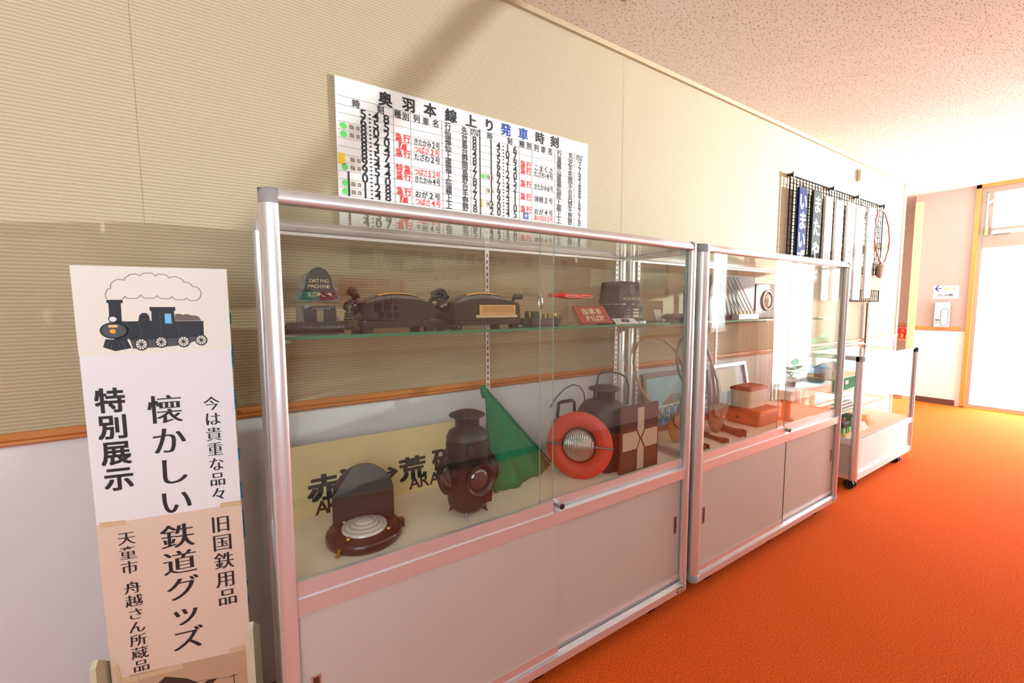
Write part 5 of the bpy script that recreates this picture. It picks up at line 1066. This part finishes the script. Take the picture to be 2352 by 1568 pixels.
# red tin box with cream box on it
p = at(1690, 986, z=ZF); x0, y0 = 2.42, 1.20
t = thing('tin_box', (x0+.14, y0+.09, ZF), 'oxide-red tin box with a chrome edge strip on the floor of the second case', 'box')
bld(MB().box((x0, y0, ZF), (x0+.235, y0+.19, ZF+.075), 'rustred'), 'box_body', t, .012)
bld(MB().box((x0-.002, y0-.002, ZF+.075), (x0+.237, y0+.192, ZF+.092), 'rustred'), 'lid', t, .006); bld(MB().box((x0+.004, y0-.006, ZF+.078), (x0+.225, y0-.001, ZF+.086), 'chrome'), 'edge_strip', t)
bld(MB().cyl((x0-.012, y0+.12, ZF+.04), (x0, y0+.12, ZF+.04), .008, 'iron', 10), 'knob', t)
zb_ = ZF+.0935; x1, y1 = 2.44, 1.26
t = thing('cream_tin', (x1+.09, y1+.05, zb_), 'cream tin with a wire handle standing on the oxide-red tin box', 'tin')
bld(MB().loft([rrect(x1+.09, y1+.06, .095, .055, .012, zb_), rrect(x1+.09, y1+.06, .10, .058, .012, zb_+.10)], 'cream'), 'tin_body', t); bld(MB().loft([rrect(x1+.09, y1+.06, .104, .062, .014, zb_+.10), rrect(x1+.09, y1+.06, .104, .062, .014, zb_+.112), rrect(x1+.09, y1+.06, .08, .045, .014, zb_+.122)], 'rustred'), 'lid', t)
bld(MB().tube([at(u, v, y=y1+.05) for u, v in ((1736, 950), (1733, 920), (1738, 888), (1748, 882), (1753, 890), (1758, 920), (1760, 950))], .003, 'steel', 8), 'wire_handle', t)
p = at(1811, 968, z=ZF)
solo(MB().lathe((p.x+.03, p.y+.03, ZF), [(0, 0), (.040, 0), (.040, .008), (.026, .014), (.024, .10), (.030, .106), (.030, .118), (0, .122)], 'rustred', n=28), 'turned_post', 'small round red-brown post right of the tin boxes in the second case', 'post')
# shelf of the second case
ZS2 = 1.2795; xa, xb = at(1632, 734, y=1.26).x, at(1788, 731, y=1.26).x; zt_ = at(1700, 634, y=1.28).z
t = thing('train_lamp_box', ((xa+xb)/2, 1.34, ZS2), 'dark grey sheet metal lamp box with a round lens on the second glass shelf', 'lamp')
xm_ = xa+(xb-xa)*.62; xr = xa+(xb-xa)*.70
bld(MB().prism([(xa, ZS2), (xm_, ZS2), (xm_, zt_-.0), (xa+.06, zt_), (xa+.045, zt_-.008), (xa, zt_-.09)], (0, 1.27, 0), (1, 0, 0), (0, 0, 1), (0, 1, 0), .15, 'gun'), 'hood', t, .004)
bld(MB().box((xr-.02, 1.28, ZS2), (xb, 1.40, zt_-.035), 'gun'), 'lens_housing', t, .004); bld(MB().box((xm_-.002, 1.29, ZS2+.01), (xr, 1.40, ZS2+.12), 'gun'), 'bridge', t)
cxl = (xr+xb)/2; czl = at(1770, 690, y=1.28).z
bld(MB().lathe((cxl, 1.281, czl), [(.060, 0), (.060, .006), (.050, .010), (.048, .006)], 'steel', (0, -1, 0), 32, caps=False), 'lens_rim', t); bld(MB().lathe((cxl, 1.281, czl), [(.046, 0), (.035, .010), (0, .016)], 'lens', (0, -1, 0), 28), 'lens', t)
k = MB(); zz = zt_-.02
t2 = thing('stamp_rack', (xm_-.12, 1.25, ZS2), 'small white rack holding a row of slanted sticks in front of the dark lamp box', 'rack')
a, b = at(1692, 728, y=1.235), at(1738, 722, y=1.235)
bld(MB().box((a.x, 1.222, ZS2), (b.x, 1.262, ZS2+.028), 'white'), 'rack_block', t2, .002)
for i in range(6):
    xx = a.x+.012+(b.x-a.x-.02)*i/5; 
    s_ = bld(MB().cyl((xx, 1.242, ZS2+.028), (xx-.155, 1.262, zt_-.01), .0028, 'strip', 8), 'stick', t2); bld(MB().cyl((xx+.004, 1.242, ZS2+.022), (xx-.010, 1.243, ZS2+.044), .0042, 'peach', 8), 'stick_tip', s_)

# ================================================================== exhibits: low case
y0 = 1.36
def lp(u, v, y): return at(u, v, y=y)
ZL, ZM, ZH = .3785, .5235, .6985
x0 = X0+.05
t = thing('green_layout_base', (x0+.25, 1.42, ZH), 'green model railway base with a small station house in the low case', 'model')
bld(MB().box((x0, 1.33, ZH), (x0+.62, 1.53, ZH+.095), 'green').box((x0-.001, 1.329, ZH+.092), (x0+.621, 1.531, ZH+.098), 'woodyel'), 'base_block', t)
bld(MB().box((x0+.04, 1.326, ZH+.03), (x0+.16, 1.330, ZH+.07), 'redsign').box((x0+.19, 1.326, ZH+.04), (x0+.25, 1.330, ZH+.07), 'paper'), 'name_card', t)
bld(MB().box((x0+.03, 1.37, ZH+.098), (x0+.20, 1.48, ZH+.17), 'leather').box((x0+.06, 1.365, ZH+.11), (x0+.10, 1.37, ZH+.15), 'umber'), 'house_walls', t)
bld(MB().prism([(-.02, .168), (.125, .168), (.0525, .215)], (x0+.01, 1.365, ZH), (0, 1, 0), (0, 0, 1), (1, 0, 0), .21, 'gun'), 'house_roof', t)
bld(MB().cyl((x0+.25, 1.38, ZH+.098), (x0+.25, 1.38, ZH+.23), .004, 'dark', 8).box((x0+.235, 1.378, ZH+.20), (x0+.265, 1.382, ZH+.212), 'dark'), 'signal_post', t)
t = thing('white_model_train', (x0+.3, 1.42, ZM), 'white model train with dark windows on the lower glass shelf of the low case', 'model train')
for i in range(2):
    xx = x0+i*.24; bld(MB().box((xx, 1.36, ZM+.012), (xx+.225, 1.40, ZM+.055), 'white'), 'carriage', t, .006); k = MB()
    for j in range(7): k.box((xx+.012+j*.03, 1.358, ZM+.030), (xx+.03+j*.03, 1.361, ZM+.045), 'gun')
    bld(k, 'windows', t)
bld(MB().box((x0-.01, 1.355, ZM), (x0+.5, 1.405, ZM+.012), 'gun'), 'track', t)
t = thing('model_locomotive', (x0+.12, 1.30, ZL), 'black and green model steam locomotive on a yellow wooden base in the low case', 'model train')
bld(MB().box((x0-.01, 1.24, ZL), (x0+.26, 1.34, ZL+.016), 'woodyel'), 'wooden_base', t)
bld(MB().cyl((x0+.03, 1.29, ZL+.075), (x0+.18, 1.29, ZL+.075), .026, 'dark', 20).box((x0+.16, 1.262, ZL+.045), (x0+.22, 1.318, ZL+.125), 'leaf').box((x0+.15, 1.256, ZL+.125), (x0+.23, 1.324, ZL+.132), 'dark'), 'boiler', t)
bld(MB().cyl((x0+.05, 1.29, ZL+.09), (x0+.05, 1.29, ZL+.15), .010, 'dark', 14, .014).cyl((x0+.10, 1.29, ZL+.09), (x0+.10, 1.29, ZL+.12), .010, 'brass', 12), 'chimney', t)
for i in range(4):
    for s in (1.262, 1.318): bld(MB().cyl((x0+.03+i*.052, s-.004, ZL+.036), (x0+.03+i*.052, s+.004, ZL+.036), .020, 'gun' if i % 2 else 'lime', 18), 'wheel', t)
for i, (xx, yy, hh, w2) in enumerate(((.42, 1.34, .11, .10), (.60, 1.30, .07, .09))):
    solo(MB().loft([rrect(X0+xx, yy, w2, .05, .01, ZL), rrect(X0+xx, yy, w2*.9, .045, .02, ZL+hh*.6), rrect(X0+xx, yy, w2*.4, .02, .015, ZL+hh)], 'peach' if i == 0 else 'leather'), 'clay_model', ('larger pale orange clay model on the floor of the low case', 'smaller tan clay model on the floor of the low case')[i], 'model')
k = thing('caption_card', (X0+.35, 1.24, ZL), 'white caption card on the floor of the low case in front of the clay models', 'card'); bld(MB().prism([(0, 0), (.03, .05), (.032, .05), (.003, 0)], (X0+.26, 1.235, ZL), (0, 1, 0), (0, 0, 1), (1, 0, 0), .22, 'paper'), 'card_sheet', k)

# ================================================================== the other side of the corridor (seen mirrored in the glass)
O_ = Plane((0, OY+.008, 0), (-1, 0, 0), (0, 0, 1))     # local a = -x
def osign(u0, v0, u1, v1, m_, nm, lab, cat='train plate', depth=.008):
    (xa, z1), (xb, z0) = refl(u0, v0), refl(u1, v1)
    t = thing(nm, ((xa+xb)/2, OY, z0), lab, cat); bld(MB().box((xa, OY, z0), (xb, OY+depth, z1), m_), 'enamel_sheet', t); return t, xa, xb, z0, z1
def olett(t, txt, u0, v0, u1, v1, s, mt, h=None):
    (xa, z1), (xb, z0) = refl(u0, v0), refl(u1, v1); k = MB(); O_.line(k, txt, (-xb, (z0+z1)/2), (-xa, (z0+z1)/2), s, h or s, mt, px=False, off=.02, lift=.0016); bld(k, 'lettering', t)
W_ = 'train plate'
t, *_ = osign(800, 566, 992, 626, 'forest', 'route_plate', 'dark hanging plate reading FOR UENO on the opposite wall, mirrored in the glass'); olett(t, '上野', 868, 590, 960, 590, .09, 'whiteink'); olett(t, 'FORUENO', 862, 610, 955, 610, .05, 'whiteink')
t, *_ = osign(1005, 570, 1166, 616, 'panel', 'route_plate', 'white route plate with an arrow on the opposite wall, mirrored in the glass'); olett(t, '新庄→真室川', 1028, 594, 1150, 600, .09, 'ink')
t, *_ = osign(1176, 575, 1330, 634, 'panel', 'route_plate', 'white route plate with two spaced characters on the opposite wall'); olett(t, '酒田', 1210, 600, 1300, 610, .10, 'ink')
t, *_ = osign(780, 638, 925, 672, 'redsign', 'enamel_plate', 'red plate with pale characters on the opposite wall, mirrored in the glass'); olett(t, '急行', 852, 652, 905, 656, .085, 'whiteink')
t, *_ = osign(985, 626, 1060, 690, 'panel', 'route_plate', 'white plate with blue and black characters on the opposite wall'); olett(t, 'あけぼの', 1000, 672, 1048, 672, .055, 'ink'); olett(t, '寝台特急', 1000, 640, 1048, 640, .05, 'blueink')
t, *_ = osign(850, 678, 918, 733, 'paper', 'carriage_notice', 'white carriage notice with a red title on the opposite wall, mirrored on the first telephone'); olett(t, 'つばさ', 866, 688, 910, 688, .07, 'redink'); olett(t, '4号車', 866, 707, 908, 707, .07, 'ink'); olett(t, '自由席', 874, 723, 910, 723, .05, 'ink')
t, *_ = osign(652, 662, 715, 700, 'leaf', 'enamel_plate', 'green plate on the opposite wall, mirrored at the left end of the nearest case'); olett(t, '号', 668, 680, 668, 680, .07, 'whiteink')
t, *_ = osign(725, 672, 840, 700, 'redsign', 'enamel_plate', 'long red stripe plate low on the opposite wall'); olett(t, '日本海', 775, 686, 825, 687, .06, 'whiteink')
t, *_ = osign(1180, 655, 1330, 700, 'panel', 'route_plate', 'white plate beside the slotted standard reflection on the opposite wall'); olett(t, '鳥海', 1205, 672, 1290, 676, .085, 'ink')
for i, (u0, v0, u1, v1) in enumerate(((1388, 596, 1441, 664), (1468, 592, 1537, 684), (1541, 566, 1600, 626))):
    (xa, z1), (xb, z0) = refl(u0, v0), refl(u1, v1)
    t = thing('framed_picture', ((xa+xb)/2, OY, z0), ('smaller framed picture nearest the camera on the opposite wall', 'largest framed green-grey picture on the opposite wall', 'framed picture highest on the opposite wall, beside the narrow window')[i], 'picture', 'framed pictures on the opposite wall')
    f = .035; k = MB().box((xa, OY, z0), (xa+f, OY+.02, z1), 'framew').box((xb-f, OY, z0), (xb, OY+.02, z1), 'framew').box((xa+f, OY, z0), (xb-f, OY+.02, z0+f), 'framew').box((xa+f, OY, z1-f), (xb-f, OY+.02, z1), 'framew'); bld(k, 'frame', t)
    bld(MB().box((xa+f, OY, z0+f), (xb-f, OY+.006, z1-f), 'mount'), 'mount', t); bld(MB().box((xa+f+.05, OY+.005, z0+f+.06), (xb-f-.05, OY+.008, z1-f-.06), 'printgr'), 'print', t)
# curtain, window bench, potted plants
t = thing('tan_curtain', (5.9, OY+.08, .02), 'long tan curtain hanging between the two windows, mirrored in the second case', 'curtain')
k = MB(); nu = 90; rows = []
for z in (.02, .5, 1.2, 1.9, 2.34):
    rows.append([Vector((5.45+.95*i/nu, OY+.085+.035*math.sin(i*.55)+.012*math.sin(i*1.37+z*2), z)) for i in range(nu+1)])
V = [p for r_ in rows for p in r_]; k.add(V, [(j*(nu+1)+i, j*(nu+1)+i+1, (j+1)*(nu+1)+i+1, (j+1)*(nu+1)+i) for j in range(4) for i in range(nu)], 'curtain', True); o = bld(k, 'cloth', t); s_ = o.modifiers.new('thick', 'SOLIDIFY'); s_.thickness = .004
bld(MB().cyl((5.4, OY+.085, 2.36), (6.45, OY+.085, 2.36), .012, 'alu2', 12).box((5.45, OY, 2.35), (5.47, OY+.09, 2.37), 'alu2').box((6.38, OY, 2.35), (6.40, OY+.09, 2.37), 'alu2'), 'rod', t)
t = thing('window_bench', (7.2, OY+.2, 0), 'low white bench under the wide window, mirrored in the second case', 'bench')
bld(MB().box((6.5, OY+.01, .12), (7.95, OY+.36, .145), 'white'), 'bench_top', t); bld(MB().box((6.52, OY+.02, 0), (7.93, OY+.33, .12), 'cream'), 'bench_front', t)
def plant(x, y, z, pr, ph, n, hgt, lab, pm):
    t = thing('potted_plant', (x, y, z), lab, 'plant', 'potted plants on the window bench'); rng = random.Random(int(x*100))
    bld(MB().lathe((x, y, z), [(0, 0), (pr*.75, 0), (pr, ph), (pr*1.05, ph), (pr*1.05, ph-.01), (pr*.9, ph-.012)], pm, n=28, caps=False), 'pot', t); bld(MB().lathe((x, y, z), [(0, ph-.03), (pr*.93, ph-.03)], 'soil', n=24, caps=False).cyl((x, y, z+.02), (x, y, z+ph-.03), pr*.9, 'soil', 20), 'soil', t)
    k = MB(); st = MB()
    for i in range(n):
        an = rng.uniform(.1, PI-.1) if rng.random() < .6 else rng.choice((.15, PI-.15)); el = rng.uniform(.5, 1.35); L = rng.uniform(.5, 1.)*hgt; d_ = Vector((math.cos(an)*math.cos(el), math.sin(an)*math.cos(el), math.sin(el))); b0 = Vector((x, y, z+ph-.02)); tip = b0+d_*L; st.tube([b0, b0.lerp(tip, .5)+Vector((0, 0, .02)), tip], .004, 'leaf', 5)
        sd = d_.cross(Vector((0, 0, 1))).normalized(); up_ = sd.cross(d_); W = rng.uniform(.05, .08); l2_ = rng.uniform(.12, .2); dd = (d_+Vector((0, 0, -.5))).normalized()
        P = [tip, tip+dd*l2_*.35+sd*W+up_*.01, tip+dd*l2_*.75+sd*W*.7, tip+dd*l2_, tip+dd*l2_*.75-sd*W*.7, tip+dd*l2_*.35-sd*W+up_*.01, tip+dd*l2_*.5-up_*.012]
        k.add(P, [(0, 1, 6), (1, 2, 6), (2, 3, 6), (3, 4, 6), (4, 5, 6), (5, 0, 6)], 'leaf', True)
    bld(k, 'leaves', t); bld(st, 'stems', t)
plant(7.62, OY+.2, .145, .13, .26, 26, .48, 'leafy green plant in a blue pot on the low window bench', 'bluepot'); plant(6.85, OY+.17, .145, .08, .15, 14, .22, 'smaller green plant in a white pot on the low window bench', 'white')
# unseen rod added across the transom to cast the slanting stripe on the wall
lo = (at(694, 430, y=WY)+at(716, 430, y=WY))/2; hi = (at(1096, 0, y=WY)+at(1140, 0, y=WY))/2
def onpl(p): k_ = (8.0-p.x)/(SUN_AT.x-p.x); return p.lerp(SUN_AT, k_)
p, q2 = onpl(lo), onpl(hi); d_ = q2-p
p0 = p-d_*((p.z-2.235)/d_.z); p1 = p+d_*((2.765-p.z)/d_.z)
bld(MB().cyl(p0, p1, .0046, 'alu2', 12).box((p0.x-.02, p0.y-.03, 2.225), (p0.x+.02, p0.y+.03, 2.245), 'alu2'), 'added_stripe_rod', DOOR)
